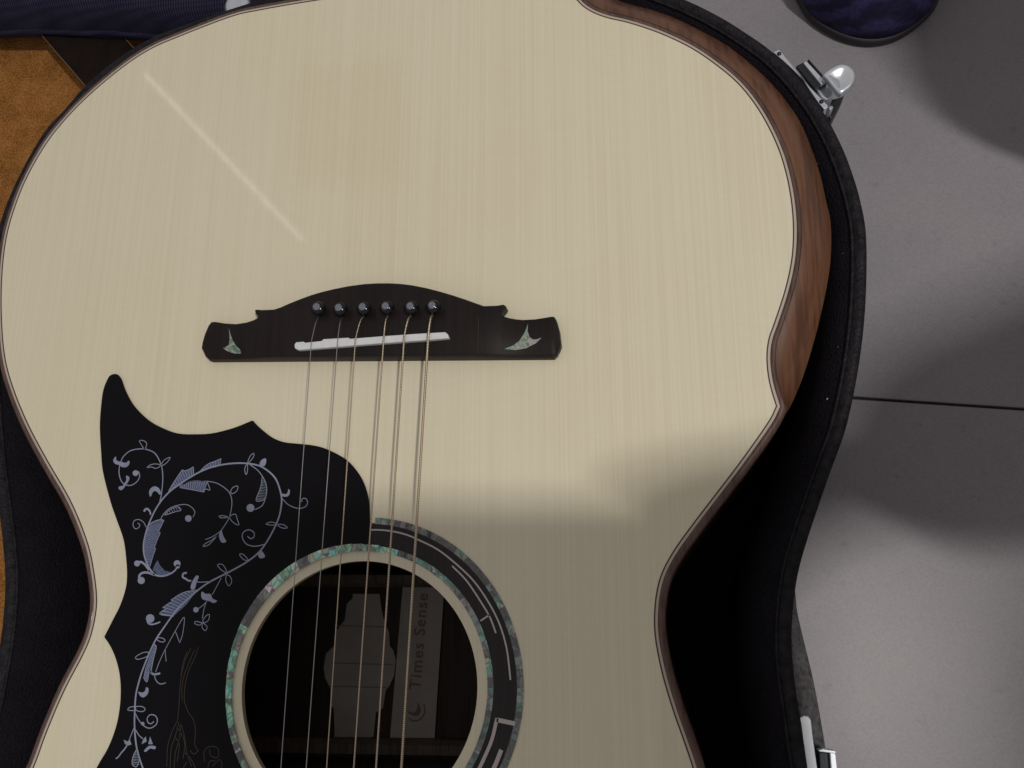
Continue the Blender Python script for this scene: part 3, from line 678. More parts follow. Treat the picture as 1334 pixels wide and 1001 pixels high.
for x, y in up:
    h = hgt(x); yl = low(x); ymid = [y, y + 2.2, y + (yl-y)*0.5, yl - 2.6, yl]
    T = un(x, y, 0.007); Bm = un(x, yl, 0.007)
    def at(t): 
        p = T + (Bm-T)*t; return p
    L = max(0.001, (Bm-T).length); e_ = min(0.0012/L, 0.3)
    cols.append([(T.x, T.y, 0), (T.x, T.y, h-0.0012), (at(e_*.4).x, at(e_*.4).y, h-0.0004), (at(e_*1.2).x, at(e_*1.2).y, h), (at(.5).x, at(.5).y, h + .0001),
                 (at(1-e_*1.3).x, at(1-e_*1.3).y, h), (at(1-e_*.4).x, at(1-e_*.4).y, h-0.0006), (Bm.x, Bm.y, h-0.0018), (Bm.x, Bm.y, 0)])
nr = len(cols[0]); vs = [p for c in cols for p in c]; fs = []
for i in range(len(cols)-1):
    for k in range(nr-1): fs.append((i*nr+k, i*nr+k+1, (i+1)*nr+k+1, (i+1)*nr+k))
fs += [tuple(range(nr)), tuple(range((len(cols)-1)*nr, len(cols)*nr))]
BR = mk('bridge', vs, fs, M['ebony'], G, smooth=True); fix_normals(BR)
try:
    bm = bmesh.new(); bm.from_mesh(BR.data)
    for e_ in bm.edges:
        if len(e_.link_faces) == 2 and e_.calc_face_angle(0) > R(35): e_.smooth = False
    bm.to_mesh(BR.data); bm.free()
except Exception as ex: print(ex)
tag(BR, 'dark wooden bridge with a bowed back edge and scrolled wings')
ZT = 0.0084
for P_ in ([(335.8, 412.2), (333.2, 409.8), (331.9, 406.5), (331.0, 403.6), (333.5, 402.9), (346, 403.8), (346, 412)], [(641, 399), (655.2, 396.4), (659.2, 398.6), (657.6, 402.5), (654.4, 406), (653.4, 409.2), (653.2, 410.8), (641, 411)]):
    hh = hgt(sum(p[0] for p in P_)/len(P_)); prism('scroll_tip', W2(P_, 0.007), 0.0002, hh-0.0003, M['ebony'], BR, bev=0.0004)
sad = [(383, 449), (385, 445.6), (395, 444.8), (397, 446.2), (418, 444), (421, 441.5), (453, 439.6), (456, 441), (499, 437.6), (540, 434.7), (579.5, 432.3), (583, 435), (584.8, 440.4), (560, 442.6), (480, 448.3), (437, 451.9), (388, 455.7), (383.5, 453.8)]
sd = prism('saddle', W2(sad, 0.011), 0.0060, 0.0108, M['bone'], BR, bev=0.0005)
tag(sd, 'white compensated saddle stepped along its back edge')
def wing(P, h0):
    A = ccw(W2(P, h0)); hs = {}
    tri = geometry.tessellate_polygon([[Vector((x, y, 0)) for x, y in A]])
    zz = lambda x: hgt(667 + F*0 + (x - un(667, 445, h0).x) / (un(668, 445, h0).x - un(667, 445, h0).x)) + 0.00030
    o = mk('shell_inlay', [(x, y, zz(x)) for x, y in A], [tuple(t) for t in tri], M['wing_shell'], BR)
    for p in o.data.polygons:
        if p.normal.z < 0: p.flip()
    return o
def m_wing():
    m = mat('wing_shell', (0.3, 0.4, 0.3), 0.2, 0, 0.7, 1.0, 0.05); t = NT(m)
    n = t.noise(t.pos((1, 1.4, 1), (0, 0, 0.5)), 260, 3, 0.6, 1.0)
    t.col(t.ramp(n, [(0.32, (0.04, 0.085, 0.07)), (0.45, (0.13, 0.23, 0.165)), (0.53, (0.40, 0.33, 0.33)), (0.62, (0.10, 0.24, 0.18)), (0.72, (0.40, 0.44, 0.28))])); return m
M['wing_shell'] = m_wing()
wing([(298.5, 428), (300.6, 436), (303.4, 443.6), (307.5, 450.5), (313, 456), (323, 461), (306, 461), (296.5, 458), (291, 454), (298.2, 449.8), (299.4, 442)], hgt(306))
wing([(688, 422.4), (687.2, 432), (690, 439), (694, 442.6), (700, 442.4), (705.8, 440.2), (698, 447.8), (685.7, 454), (673, 456.8), (657.4, 456.2), (669, 451), (677, 444.5), (684, 433)], hgt(684))
ribbon('wing_joint', [(623.5, 413), (622.5, 462)], 0.8, hgt(622)+0.00035, M['pin_joint'], BR)
pins = [(413.5, 401), (442, 402), (473, 401), (503, 400), (535, 400), (563.5, 399)]
holes_ = [(414.2, 415), (445.2, 415), (474, 412), (506, 411), (535.5, 411), (564.5, 409)]
sadx = [(405.7, 445.5), (439.8, 444), (463, 443), (500, 440), (526.6, 439), (558, 437)]
bot = [(366, 1000), (399, 1000), (425.6, 1000), (461, 1000), (490, 1000), (523, 1000)]
wdt = [0.00040, 0.00046, 0.00062, 0.00082, 0.00098, 0.00125]
for i in range(6):
    c = un(*pins[i], 0.0135)
    axis = Vector((0.02, -0.06, 1))
    base = Vector((c.x, c.y, 0.0082))
    rng = lathe('bridge_pin', (c.x+0.0002, c.y, 0), [(0.0020, 0.0080), (0.0022, 0.0092), (0.0029, 0.0100), (0.0034, 0.0112), (0.0035, 0.0124), (0.0032, 0.0136), (0.0025, 0.0144), (0.0014, 0.0148), (0.0002, 0.0149)], M['pin'], BR, 24)
    lathe('pin_dot', (c.x, c.y, 0), [(0.0018, 0.0143), (0.0018, 0.01492), (0.0014, 0.01512), (0.0003, 0.01518)], M['pin_dot'], BR, 16)
    # string: out of the pin hole, over the saddle, down to the neck
    h0 = un(*holes_[i], 0.0092); s0 = un(*sadx[i], 0.0113 + wdt[i]/2); b0 = un(*bot[i], 0.0118); d = (b0 - s0)
    r = wdt[i]/2; m = M['steel'] if i < 2 else M['bronze']
    pts = [h0 + Vector((0.0003, 0.0022, -0.0018)), h0, h0 + (s0-h0)*0.22 + Vector((-0.0004 if i > 1 else 0, 0, 0.0009)), h0 + (s0-h0)*0.62 + Vector((-0.0003 if i > 1 else 0, 0, 0.0006)), s0]
    pts = [Vector(p) for p in smooth_open([tuple(p) for p in pts], 4)]
    for k in range(1, 31): pts.append(s0 + d*(k/30*2.05))
    tb = tube('string', pts, r, m, G, 10)
# slots under the strings at the pins
# ------------------------------------------------------------------ neck end of the guitar (outside the frame)
nb = [(352, 1075), (560, 1075), (556, 1500), (372, 1500)]
fb_ = prism('fretboard', W2(nb, 0.006), 0.0001, 0.006, M['ebony'], G, bev=0.0008)

# ------------------------------------------------------------------ case
CZ = -0.008
C_px = [(898, 0), (940, 21), (972, 41), (1002, 62), (1030, 88), (1056, 119), (1080, 155), (1100, 195), (1114, 233), (1122, 262), (1128.5, 297), (1130, 343), (1128, 401), (1123, 452), (1115, 502), (1102, 560),
        (1084, 610), (1068, 656), (1052, 704), (1040, 748), (1033.5, 795), (1032, 840), (1036, 888), (1044, 940), (1053, 1003), (1066, 1080), (1072, 1180), (1060, 1290), (1020, 1400), (940, 1490), (800, 1560),
        (600, 1590), (400, 1590), (200, 1570), (50, 1510), (-50, 1420), (-95, 1310), (-100, 1190), (-75, 1090), (-42, 1000), (-20, 930), (-6, 860), (2, 800), (4, 750), (0, 700), (-6, 650), (-13, 590), (-18, 520),
        (-20, 450), (-18, 380), (-10, 325), (2, 277), (24, 226), (55, 172), (82, 142), (108, 112), (140, 84), (175, 60), (215, 40), (300, 10), (345, -3), (420, -20), (520, -36), (620, -44), (720, -42), (800, -30), (850, -18)]
Cw = ccw(W2(smooth_closed(C_px, 4), CZ))
cb = un(560, 560, FZ)
CA = empty('guitar_case', tuple(cb), 'black leatherette hard guitar case lined in black plush, open on the tiled floor', 'guitar case')
def co(d): return offset(Cw, d)
RW = 0.0058
rim_rows = [ring3(co(0), FZ+0.004), ring3(co(0.0002), CZ-0.006), ring3(co(0), CZ-0.0016), ring3(co(-0.0010), CZ-0.0003), ring3(co(-0.0026), CZ+0.0001), ring3(co(-0.0044), CZ-0.0004), ring3(co(-RW), CZ-0.0022)]
loft('case_wall', rim_rows, M['leather'], CA)
# a piping bead along the inner lip
bead = co(-RW - 0.0004)
bp = [Vector((x, y, CZ-0.0022)) for x, y in bead]
rws = []
for i, p in enumerate(bp):
    t_ = (bp[(i+1) % len(bp)] - bp[i-1]).normalized(); u = Vector((t_.y, -t_.x, 0))
    rws.append([p + u*cos(2*pi*k/6)*0.0009 + Vector((0, 0, sin(2*pi*k/6)*0.0009)) for k in range(6)])
rws.append(rws[0]); loft('lip_piping', rws, M['leather'], CA)
ln = [ring3(co(-RW-0.0006), CZ-0.0026), ring3(co(-RW-0.003), CZ-0.0045), ring3(co(-RW-0.0075), CZ-0.010), ring3(co(-RW-0.0125), CZ-0.022), ring3(co(-RW-0.0145), CZ-0.045), ring3(co(-RW-0.015), -0.1095)]
loft('plush_lining', ln, M['plush'], CA)
prism('padded_floor', co(-0.006), -0.118, -0.108, M['plush'], CA)
# lint caught on the plush
lv, lf = [], []
for (x, y) in ((939, 46), (968, 92), (1064, 214), (1090, 262), (1098, 330), (1092, 452), (1078, 520), (1046, 604), (1000, 690), (1008, 770), (52, 690), (38, 770), (60, 870), (30, 620)):
    p = un(x, y, CZ - 0.004 if x > 1040 or x > 900 and y < 100 else -0.03); r_ = random.uniform(.0003, .0006); k = len(lv)
    lv += [p + Vector((random.uniform(-1, 1)*r_, random.uniform(-1, 1)*r_, random.uniform(-.5, 1)*r_)) for _ in range(4)]; lf += [(k, k+1, k+2), (k, k+2, k+3), (k, k+1, k+3), (k+1, k+2, k+3)]
tag(mk('lint', lv, lf, mat('pale_lint', (0.30, 0.28, 0.27), 0.9), CA), kind='stuff')
# latch near the lower bout
def box_dir(name, c, u, lu, lv, z0, z1, m, parent, bev=0.0004):
    """block centred at c, lu along u, lv across, between z0 and z1"""
    u = Vector((u[0], u[1], 0)).normalized(); v = Vector((-u.y, u.x, 0)); c = Vector((c[0], c[1], 0))
    P = [c + u*a*lu/2 + v*b*lv/2 for a, b in ((-1, -1), (1, -1), (1, 1), (-1, 1))]
    return prism(name, [(p.x, p.y) for p in P], z0, z1, m, parent, bev=bev)
def latch_a():
    z = CZ - 0.004
    W_ = lambda P, zz=z: W2(P, zz)
    L = empty('latch', tuple(un(1045, 105, z) - cb), parent=CA)
    tag(L, 'chromed draw latch on the upper right of the case wall')
    prism('latch_plate', W_([(1007, 68), (1015.5, 64.5), (1019, 69), (1033, 85), (1043, 97), (1055, 113), (1079, 137.5), (1078, 140), (1073.5, 143), (1066, 134), (1055, 118), (1046, 104), (1033, 91), (1020, 79)]), z-0.030, z, M['chrome'], L, bev=0.0004)
    prism('latch_box', W_([(1037, 86), (1051, 79), (1076, 108), (1062, 117)], z-0.003), z-0.024, z-0.003, M['dark_metal'], L, bev=0.0004)
    prism('latch_bail', W_([(1046.5, 82), (1050.5, 79), (1076, 106.5), (1070, 110.5)], z-0.0015), z-0.004, z-0.0015, M['chrome'], L, bev=0.0004)
    prism('latch_bail', W_([(1052, 78.6), (1053.6, 78), (1078, 105.5), (1076.4, 107)], z-0.0015), z-0.012, z-0.0010, M['dark_metal'], L, bev=0.0002)
    prism('latch_hinge', W_([(1063, 117), (1075, 109), (1086, 119), (1085, 126), (1077, 131), (1070, 127)], z-0.006), z-0.018, z-0.006, M['chrome'], L, bev=0.0012)
    prism('latch_hinge', W_([(1077, 131), (1094, 127), (1101, 121), (1096, 132), (1086, 152), (1082, 156), (1075, 144)], z-0.016), z-0.026, z-0.016, M['dark_metal'], L, bev=0.001)
    prism('latch_rivet', W_([(1079, 139), (1084, 137), (1086, 140), (1081, 144)], z-0.010), z-0.018, z-0.010, M['chrome'], L, bev=0.0005)
    for x_, y_ in ((1015, 70.5), (1070, 133)):
        c_ = un(x_, y_, z); lathe('latch_rivet', c_, [(0.0011, 0), (0.0011, .0004), (0.0006, .0008), (0.0001, .0009)], M['dark_metal'], L, 12)
    # thumb lever: a domed tongue
    tong = [(1072, 99), (1075, 94), (1084, 88), (1094, 83.5), (1103, 83.5), (1110, 88), (1114, 95), (1114, 104), (1111, 112), (1103, 118.5), (1096, 123), (1091, 121), (1083, 112), (1077, 104)]
    T = ccw(W_(smooth_closed(tong, 3), z+0.003)); cx = sum(p[0] for p in T)/len(T); cy = sum(p[1] for p in T)/len(T)
    rws = []
    for k, (s_, zz) in enumerate(((0.97, -0.0105), (1.0, -0.0095), (1.0, -0.0080), (0.95, -0.0068), (0.8, -0.0062), (0.55, -0.0072), (0.3, -0.0080), (0.02, -0.0083))):
        rws.append([(cx + (x-cx)*s_, cy + (y-cy)*s_, z + zz + 0.010) for x, y in T])
    loft('latch_lever', rws, M['chrome'], L, caps=True)
latch_a()
def latch_b():
    z = CZ - 0.010
    L = empty('latch', tuple(un(1058, 985, z) - cb), parent=CA); W_ = lambda P, zz=z: W2(P, zz)
    tag(L, 'bright metal latch on the case wall at the waist')
    prism('latch_plate', W_([(1041, 935), (1046, 932.5), (1053, 933), (1056.5, 938), (1059, 960), (1066, 1010), (1070, 1040), (1056, 1042), (1050, 1000), (1045, 965)]), z-0.030, z, M['chrome'], L, bev=0.0005)
    prism('latch_box', W_([(1067, 980), (1080, 981), (1084, 1040), (1070, 1040)], z-0.004), z-0.024, z-0.004, M['dark_metal'], L, bev=0.0004)
    prism('latch_bail', W_([(1080.5, 979), (1089, 981), (1091, 1000), (1095, 1040), (1085, 1040), (1082, 1000)], z-0.002), z-0.012, z-0.002, M['chrome'], L, bev=0.0005)
    prism('latch_bail', W_([(1066, 977), (1072, 975.6), (1088, 978), (1090, 982), (1080, 981), (1067, 979.5)], z-0.0015), z-0.006, z-0.0012, M['chrome'], L, bev=0.0003)
latch_b()
# carrying handle on the waist side
hp = [(1030, 770), (1032, 800), (1040, 840), (1050, 885), (1060, 940), (1069, 1000), (1074, 1070), (1072, 1150), (1062, 1230)]
ZH = -0.045
path = [un(x-9, y, ZH) for x, y in smooth_open(hp, 6)]
rr = [0.0052 + 0.0010*sin(pi*i/(len(path)-1)) for i in range(len(path))]
hd = tube('carry_handle', path, rr, M['handle'], CA, 12, 1.1); tag(hd, 'thick stitched black handle curving along the case side')
# stitching along the handle
sv, sf = [], []
L_ = [path[0]]
pp = resample([tuple(p) for p in path], 90)
for i in range(1, 89):
    p = Vector(pp[i]); t_ = (Vector(pp[i+1]) - Vector(pp[i-1])).normalized(); u = Vector((t_.y, -t_.x, 0)); c = p + u*0.0054 + Vector((0, 0, 0.0022)); k = len(sv)
    for a_, b_ in ((-1, -1), (1, -1), (1, 1), (-1, 1)): sv.append(c + t_*a_*0.0009 + u*b_*0.0006 + Vector((0, 0, 0.0005 if b_ < 0 else -.0006)))
    for a_, b_ in ((-1, -1), (1, -1), (1, 1), (-1, 1)): sv.append(c + t_*a_*0.0007 + u*(b_*0.0004 + .0004) + Vector((0, 0, 0.0012)))
    sf += [(k+4, k+5, k+6, k+7)] + [(k+j, k+(j+1) % 4, k+4+(j+1) % 4, k+4+j) for j in range(4)]
o = mk('handle_stitching', sv, sf, M['handle'], CA); tag(o, kind='stuff')

# ------------------------------------------------------------------ cloth, strap and bag on the left
def sheet(name, P, z, m, lab, cat, amp=0.003, freq=14, thick=0.004, seed=0):
    """soft sheet over a grid clipped to a quad given in photo pixels at height z"""
    A, B, C_, D = [un(*p, z) for p in P]; n = 60; vs = []; fs = []
    for k, dz in ((0, 0.0), (1, -thick)):
        for j in range(n+1):
            for i in range(n+1):
                u, v = i/n, j/n; p = (A*(1-u) + B*u)*(1-v) + (D*(1-u) + C_*u)*v
                ed = min(u, 1-u, v, 1-v); w = noise.noise(Vector((p.x*freq, p.y*freq, seed))) * amp
                w2 = noise.noise(Vector((p.x*4*freq, p.y*4*freq, seed+5))) * amp * 0.25
                wob = noise.noise(Vector((p.x*60, p.y*60, seed+9))) * 0.0008 * (ed < 0.01)
                vs.append((p.x + wob, p.y + wob, z + w + w2 - (0.6*thick if ed < 0.004 and k == 0 else 0) + (dz if k else 0)))
    N = (n+1)**2; q = n+1
    for j in range(n):
        for i in range(n):
            a_ = j*q+i; fs.append((a_, a_+1, a_+q+1, a_+q)); fs.append((N+a_, N+a_+q, N+a_+q+1, N+a_+1))
    for i in range(n):
        fs += [(i, N+i, N+i+1, i+1), (n*q+i, n*q+i+1, N+n*q+i+1, N+n*q+i), (i*q, (i+1)*q, N+(i+1)*q, N+i*q), (i*q+n, N+i*q+n, N+(i+1)*q+n, (i+1)*q+n)]
    o = mk(name, vs, fs, m, None, True); fix_normals(o); return tag(o, lab, cat)
towel = sheet('towel', [(-400, 45), (215, 22), (230, 1300), (-400, 1300)], -0.112, M['towel'], 'orange terry towel spread under the left side of the case', 'towel', 0.013, 8, 0.008, 3)
# ------------------------------------------------------------------ (people, bag, strap in part two)
ZS = -0.088
sp = [(8, -20), (47, 38), (110, 113), (150, 165)]; sq = [(118, -20), (158, 44), (172, 64), (225, 130)]
def strap():
    A = [un(*p, ZS) for p in ((-30, -75), (47, 38), (110, 112), (190, 208))]; B = [un(*p, ZS) for p in ((84, -75), (158, 44), (171, 64), (262, 190))]
    a0, a1 = A[1], A[2]; d = (a1-a0).normalized(); s_ = Vector((-d.y, d.x, 0)); wdir = (B[1]-a0).dot(s_)
    base = empty('leather_strap', tuple(a0), 'dark brown leather strap with tan edges across the orange towel', 'strap')
    n = 24; L0, L1 = -0.10, 0.11
    def row(u0, u1, z0, z1):
        return [[a0 + d*(L0 + (L1-L0)*i/n) + s_*u + Vector((0, 0, zz + 0.0012*sin(i*0.6))) for u, zz in ((u0, z0), (u0, z1), (u1, z1), (u1, z0))] for i in range(n+1)]
    sg = 1 if wdir > 0 else -1; w = abs(wdir)
    loft('strap_body', row(sg*0.0006, sg*(w-0.0006), -0.003, 0.0), M['strap'], base, caps=True, smooth=False)
    loft('strap_edge', row(0, sg*0.0006, -0.0028, 0.0002), M['strap_edge'], base, caps=True, smooth=False)
    loft('strap_edge', row(sg*(w-0.0006), sg*w, -0.0028, 0.0002), M['strap_edge'], base, caps=True, smooth=False)
strap()
# navy canvas bag lying over the strap
def bag():
    z = -0.060
    P = [(-420, 26), (-200, 18), (0, 11), (60, 12), (160, 14), (250, 20), (420, 22), (560, 16), (560, -160), (-420, -160)]
    b = empty('canvas_bag', tuple(un(60, -60, -0.11)), 'navy blue woven canvas bag lying over the strap above the orange towel', 'bag')
    n, m_ = 90, 26; rows = []
    low_ = resample(W2(smooth_open(P[:8], 3), z), n); 
    for j in range(m_):
        t = j/(m_-1); r = []
        for i, p in enumerate(low_):
            if t < 0.18: q = t/0.18; yy = 0.010*(1-cos(q*pi/2)) - 0.0; zz = z - 0.030*(1-sin(q*pi/2)) ; 
            else: yy = 0.010 + (t-0.18)*0.16; zz = z + 0.018*sin((t-0.18)*pi*0.8)
            w = noise.noise(Vector((p[0]*14, (p[1]+yy)*14, 2)))*0.002
            r.append((p[0], p[1]+yy-0.002, zz + w*min(1, t*4)))
        rows.append(r)
    loft('bag_panel', rows, M['canvas'], b, closed=False)
    piped = [Vector((p[0], p[1]-0.0005, z-0.024 + noise.noise(Vector((p[0]*25, 0, 3)))*0.003)) for p in low_]
    tube('bag_hem', piped, 0.0030, M['canvas'], b, 8)
    c = un(300, -6, -0.040); lathe('metal_ring', (c.x, c.y, -0.052), [(0.0085, 0), (0.0085, 0.003), (0.006, 0.005), (0.003, 0.005)], M['chrome'], b, 24)
bag()

# ------------------------------------------------------------------ faint strip lamp on the ceiling (seen as a streak in the lacquer)
def strip_lamp():
    zc = 2.3; k = 1 + zc/H
    p, q = un(190, 98, 0)*k, un(397, 316, 0)*k; p.z = q.z = zc
    M['glow'] = mat('dim_lamp_tube', (0.8, 0.8, 0.8), 0.5); b = M['glow'].node_tree.nodes['Principled BSDF']
    b.inputs['Emission Color'].default_value = (1, 0.95, 0.88, 1); b.inputs['Emission Strength'].default_value = 2.6
    M['fixture'] = mat('white_enamel', (0.7, 0.7, 0.7), 0.4)
    e = empty('tube_lamp', tuple((p+q)/2), 'slim white tube lamp fixed to the ceiling', 'lamp')
    tube('lamp_tube', [p + (q-p)*i/6 for i in range(7)], 0.0085, M['glow'], e, 12)
    d = (q-p).normalized(); box_dir('lamp_housing', (p+q)/2, d, (q-p).length+0.06, 0.04, zc+0.022, zc+0.05, M['fixture'], e)
    box_dir('lamp_holder', p - d*0.008, d, 0.016, 0.03, zc-0.015, zc+0.024, M['fixture'], e); box_dir('lamp_holder', q + d*0.008, d, 0.016, 0.03, zc-0.015, zc+0.024, M['fixture'], e)
strip_lamp()

# ------------------------------------------------------------------ unseen tablet, sized for its shadow on the guitar, and the person holding it
PH = empty('shading_tablet', (0, 0, H), 'thin dark tablet added out of view above the guitar to shade it', 'tablet')
TX1, TY0 = 0.205, -0.150
def cv(x, y, z): return CAMR @ Vector((x, y, z)) + Vector((0, 0, H))
def tablet():  # unseen tablet, added to shade the guitar
    def slab(name, x0, x1, y0, y1, z0, z1, r, m):
        P = []
        for cx, cy, a in ((x1-r, y1-r, 0), (x0+r, y1-r, pi/2), (x0+r, y0+r, pi), (x1-r, y0+r, 1.5*pi)):
            P += [(cx + r*cos(a + k*pi/10), cy + r*sin(a + k*pi/10)) for k in range(6)]
        return loft(name, [[cv(x, y, z) for x, y in P] for z in (z0, z1)], m, PH, caps=True, smooth=False)
    slab('shading_tablet_shell', -0.012, TX1, TY0, 0.011, 0.004, 0.010, 0.010, M['dark_metal'])
    slab('shading_tablet_screen', -0.008, TX1-0.004, TY0+0.004, 0.007, 0.0101, 0.0106, 0.006, M['guard'])
    lathe('shading_tablet_lens_ring', cv(0, 0, 0.004), [(0.0042, -0.0008), (0.0042, 0.001), (0.003, 0.001)], M['chrome'], PH, 24, CAMR @ Vector((0, 0, 1)))
tablet()

def skin(name, nodes, edges, m, parent, sub=2, root=0):
    """continuous body surface grown round a skeleton: nodes = (x, y, z, radius) in world metres"""
    off_ = Vector((0, 0, 0)); p = parent
    while p: off_ += p.location; p = p.parent
    me = bpy.data.meshes.new(name); me.from_pydata([tuple(Vector(n[:3]) - off_) for n in nodes], edges, [])
    o = bpy.data.objects.new(name, me); S.collection.objects.link(o); o.parent = parent
    k = o.modifiers.new('skin', 'SKIN'); k.use_smooth_shade = True
    for i, n in enumerate(nodes):
        sv_ = me.skin_vertices[0].data[i]; r = n[3]; sv_.radius = r if isinstance(r, tuple) else (r, r); sv_.use_root = (i == root)
    b = o.modifiers.new('sub', 'SUBSURF'); b.levels = b.render_levels = sub
    me.materials.append(m); return o
M['skin'] = m_noise('skin', (0.42, 0.24, 0.17), (0.48, 0.29, 0.21), 40, 0.5, 0.05)
M['shirt'] = m_noise('dark_grey_shirt', (0.045, 0.047, 0.055), (0.06, 0.062, 0.07), 200, 0.9, 0.2)
M['trouser'] = m_noise('dark_trousers', (0.022, 0.023, 0.032), (0.034, 0.035, 0.046), 200, 0.9, 0.2)
M['hair'] = m_noise('black_hair', (0.008, 0.007, 0.007), (0.02, 0.017, 0.015), 300, 0.5, 0.6)
def person():
    root = empty('person', (0.60, 0.30, FZ), 'person in dark trousers whose violet blue shoe rests on the grey tiles beyond the latch', 'person')
    grip = cv(TX1-0.008, 0.010, 0.010)
    hipc = Vector((.76, .14, .24)); chest = Vector((.66, .02, .57)); neck = Vector((.585, -.055, .70)); head = Vector((.52, -.115, .80))
    f = Vector((-.80, -.60, 0)); lft = Vector((.60, -.80, 0))
    shL, shR = chest - lft*.17 + Vector((0, 0, .08)), chest + lft*.17 + Vector((0, 0, .07))      # the arm with the tablet first
    elL, wrL = Vector((.49, .080, .46)), Vector((.272, .014, .425))
    elR, wrR = Vector((.64, -.03, .42)), Vector((.48, .13, .435))
    hpL, hpR = hipc + lft*.09, hipc - lft*.09
    knL, anL = Vector((.330, .262, .335)), Vector((.42, .19, -.045))
    knR, anR = Vector((.43, .47, .33)), Vector((.20, .68, -.045))
    palmL = cv(0.205, 0.006, 0.012)
    N = [(*hipc, .11), (*((hipc+chest)/2), .11), (*chest, .12), (*neck, .055), (*(neck + Vector((-.02, -.025, .035))), .052), (*head, .088), (*(head + Vector((-.01, -.01, .07))), .07),
         (*shL, .055), (*elL, .038), (*wrL, .024), (*palmL, (.036, .026)), (*shR, .055), (*elR, .038), (*wrR, .024), (*(wrR + Vector((-.04, .04, -.005))), (.034, .014)),
         (*hpL, .08), (*knL, .052), (*anL, .034), (*hpR, .08), (*knR, .052), (*anR, .034), (*(anL + Vector((-.10, -.10, -.05))), .026), (*(anR + Vector((-.03, -.14, -.05))), .026)]
    E_ = [(0, 1), (1, 2), (2, 3), (3, 4), (4, 5), (5, 6), (2, 7), (7, 8), (8, 9), (9, 10), (2, 11), (11, 12), (12, 13), (13, 14), (0, 15), (15, 16), (16, 17), (0, 18), (18, 19), (19, 20), (17, 21), (20, 22)]
    nose = head + f*.088 + Vector((0, 0, -.012))
    N += [(*(head + f*.05 + Vector((0, 0, -.004))), .045), (*nose, .012)]; E_ += [(5, 23), (23, 24)]
    for s_ in (1, -1):                                       # ears
        N.append((*(head + lft*s_*.088 + Vector((0, 0, -.01))), (.018, .008))); E_.append((5, len(N)-1))
    # fingers of the left hand under the tablet, thumb on top of it
    pc = palmL
    for k in range(4):
        y = 0.022 - 0.021*k; ln = (0.052, 0.060, 0.062, 0.054)[k]
        if k == 0:                                           # forefinger lies along the upper edge
            i = len(N); N += [(*cv(.182, .014, .006), .0190), (*cv(.160, .013, .005), .0150), (*cv(.136, .008, .004), .0110)]; E_ += [(10, i), (i, i+1), (i+1, i+2)]; continue
        a = cv(TX1-0.010, y, -0.004 + (.008 if k == 0 else 0)); b = cv(TX1-0.034, y-.004, -0.006 + (.006 if k == 0 else 0)); c = cv(TX1-0.012-ln, y-0.012, -0.0055)
        i = len(N); N += [(*a, .0095), (*b, .0088), (*c, .0076)]; E_ += [(10, i), (i, i+1), (i+1, i+2)]
    i = len(N); N += [(*cv(TX1+0.012, -0.010, 0.016), .011), (*cv(TX1-0.008, -0.024, 0.021), .0100), (*cv(TX1-0.030, -0.032, 0.0195), .0088)]; E_ += [(10, i), (i, i+1), (i+1, i+2)]
    # relaxed right hand on the knee
    pr = Vector(N[14][:3])
    for k in range(4):
        d = Vector((-.045, .040 + .004*k, -.010)); s2 = Vector((.024 - .015*k, .026 - .015*k, 0)); ln = (.9, 1.1, 1.15, 1.0)[k]
        i = len(N); N += [(*(pr + s2 + d*.4*ln), .0092), (*(pr + s2 + d*.8*ln + Vector((0, 0, -.006))), .0085), (*(pr + s2 + d*1.15*ln + Vector((0, 0, -.020))), .0075)]; E_ += [(14, i), (i, i+1), (i+1, i+2)]
    i = len(N); N += [(*(pr + Vector((-.005, -.045, -.01))), .0105), (*(pr + Vector((-.035, -.060, -.020))), .0090)]; E_ += [(14, i), (i, i+1)]
    skin('body', N, E_, M['skin'], root)
    # clothes
    sh = [(*(hipc + Vector((0, 0, .02))), .135), (*((hipc+chest)/2), .135), (*chest, .140), (*(chest + (neck-chest)*.6), .075), (*shL, .070), (*((shL+elL)/2), .056), (*elL, .056), (*(elL + (wrL-elL)*.95), .044),
          (*shR, .070), (*((shR+elR)/2), .056), (*elR, .050), (*(elR + (wrR-elR)*.9), .036)]
    skin('shirt', sh, [(0, 1), (1, 2), (2, 3), (2, 4), (4, 5), (5, 6), (6, 7), (2, 8), (8, 9), (9, 10), (10, 11)], M['shirt'], root)
    tr = [(*hipc, .130), (*hpL, .098), (*((hpL+knL)/2), .088), (*knL, .076), (*((knL+anL)/2), .058), (*(anL + Vector((0, 0, .01))), .048), (*hpR, .098), (*((hpR+knR)/2), .080), (*knR, .068), (*((knR+anR)/2), .058), (*(anR + Vector((0, 0, .01))), .048)]
    skin('trousers', tr, [(0, 1), (1, 2), (2, 3), (3, 4), (4, 5), (0, 6), (6, 7), (7, 8), (8, 9), (9, 10)], M['trouser'], root)
    hr_ = [(*(head + Vector((.030, .030, .00))), .082), (*(head + Vector((.012, .012, .055))), .088), (*(head + Vector((-.02, -.02, .082))), .062)]
    skin('hair', hr_, [(0, 1), (1, 2)], M['hair'], root)
    for s_ in (1, -1):
        lathe('eye', head + f*.080 + lft*s_*.031 + Vector((0, 0, .012)), [(0.002, -.004), (0.009, 0), (0.007, .005), (0.001, .007)], M['bone'], root, 12, f)
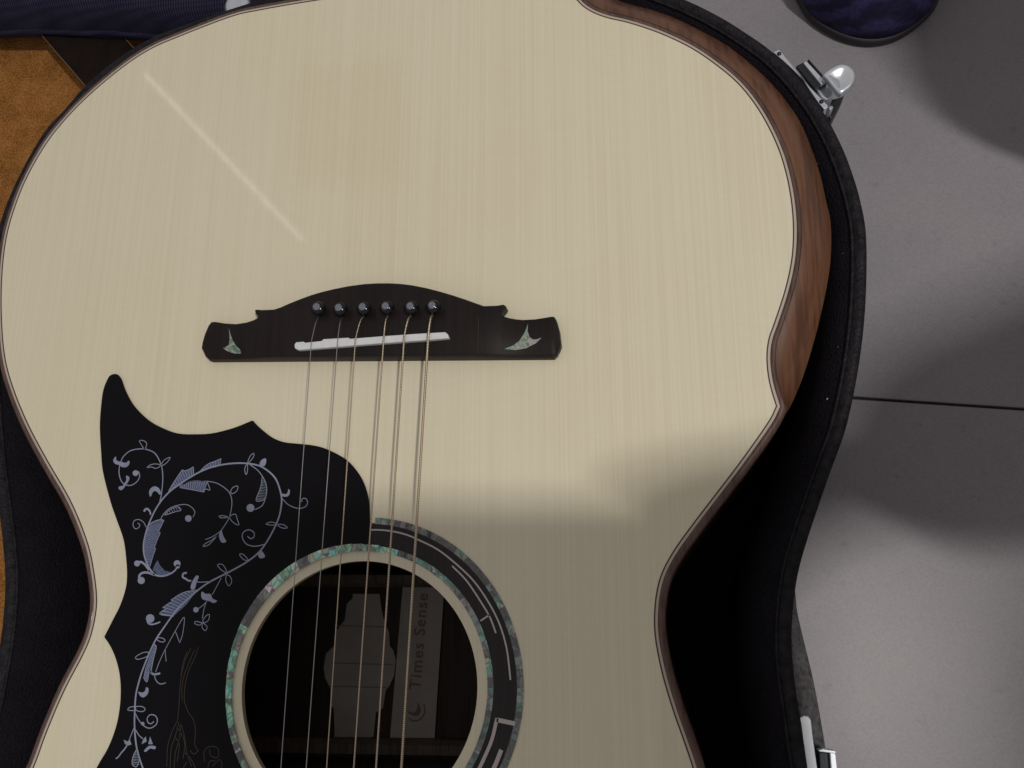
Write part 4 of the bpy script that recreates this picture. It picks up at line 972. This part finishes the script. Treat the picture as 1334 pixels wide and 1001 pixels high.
    lathe('lips', head + f*.076 + Vector((0, 0, -.045)), [(0.002, -.004), (0.018, 0), (0.010, .007), (0.001, .008)], mat('lips', (0.35, 0.13, 0.11), 0.5), root, 12, f)
    # shoes: sole outline swept up into a domed upper
    def shoe(P):
        """P: world outline on the floor, toe first; returns shoe with sole and fabric upper"""
        P = ccw(P); cx = sum(p[0] for p in P)/len(P); cy = sum(p[1] for p in P)/len(P)
        so = loft('shoe_sole', [[(cx + (x-cx)*k, cy + (y-cy)*k, FZ + z) for x, y in P] for k, z in ((.975, .0005), (.995, .002), (1.0, .004), (1.0, .0055), (.995, .007), (.985, .0075), (.5, .0075))], M['sole'], root, caps=True)
        rows = []
        for k in range(12):
            t = k/11; s_ = 0.985*(1-t**2.8*0.62); rows.append([(cx + (x-cx)*s_, cy + (y-cy)*s_, FZ + .0075 + .070*sin(t*pi/2) + 0.0006*sin(k*2.6)) for x, y in P])
        loft('shoe_upper', rows, M['shoe'], root, caps=True)
    sp_ = smooth_closed([(1049, 2), (1062, 17), (1085, 32), (1110, 42), (1138, 46), (1165, 42), (1187, 32), (1208, 16), (1226, -6), (1238, -50), (1240, -130), (1228, -260), (1215, -400), (1185, -480), (1140, -505), (1095, -480), (1068, -400), (1052, -260), (1030, -120), (1032, -40)], 4)
    P1 = W2(sp_, FZ + 0.014); shoe(P1)
    c0 = Vector((sum(p[0] for p in P1)/len(P1), sum(p[1] for p in P1)/len(P1)))
    a = R(-32); P2 = [(anL.x - .045 + (p[0]-c0.x)*cos(a) - (p[1]-c0.y)*sin(a), anL.y - .055 + (p[0]-c0.x)*sin(a) + (p[1]-c0.y)*cos(a)) for p in P1]; shoe(P2)
    st_ = empty('low_stool', (.78, .16, FZ), 'low round wooden stool under the sitting person', 'stool')
    lathe('seat', (.78, .16, FZ), [(.01, .215), (.13, .215), (.14, .222), (.14, .238), (.13, .245), (.01, .245)], M['side'], st_, 32)
    for k in range(4):
        a = pi/4 + k*pi/2; tube('leg', [(.78 + cos(a)*.08, .16 + sin(a)*.08, FZ+.218), (.78 + cos(a)*.13, .16 + sin(a)*.13, FZ+0.001)], .014, M['side'], st_, 10)
person()
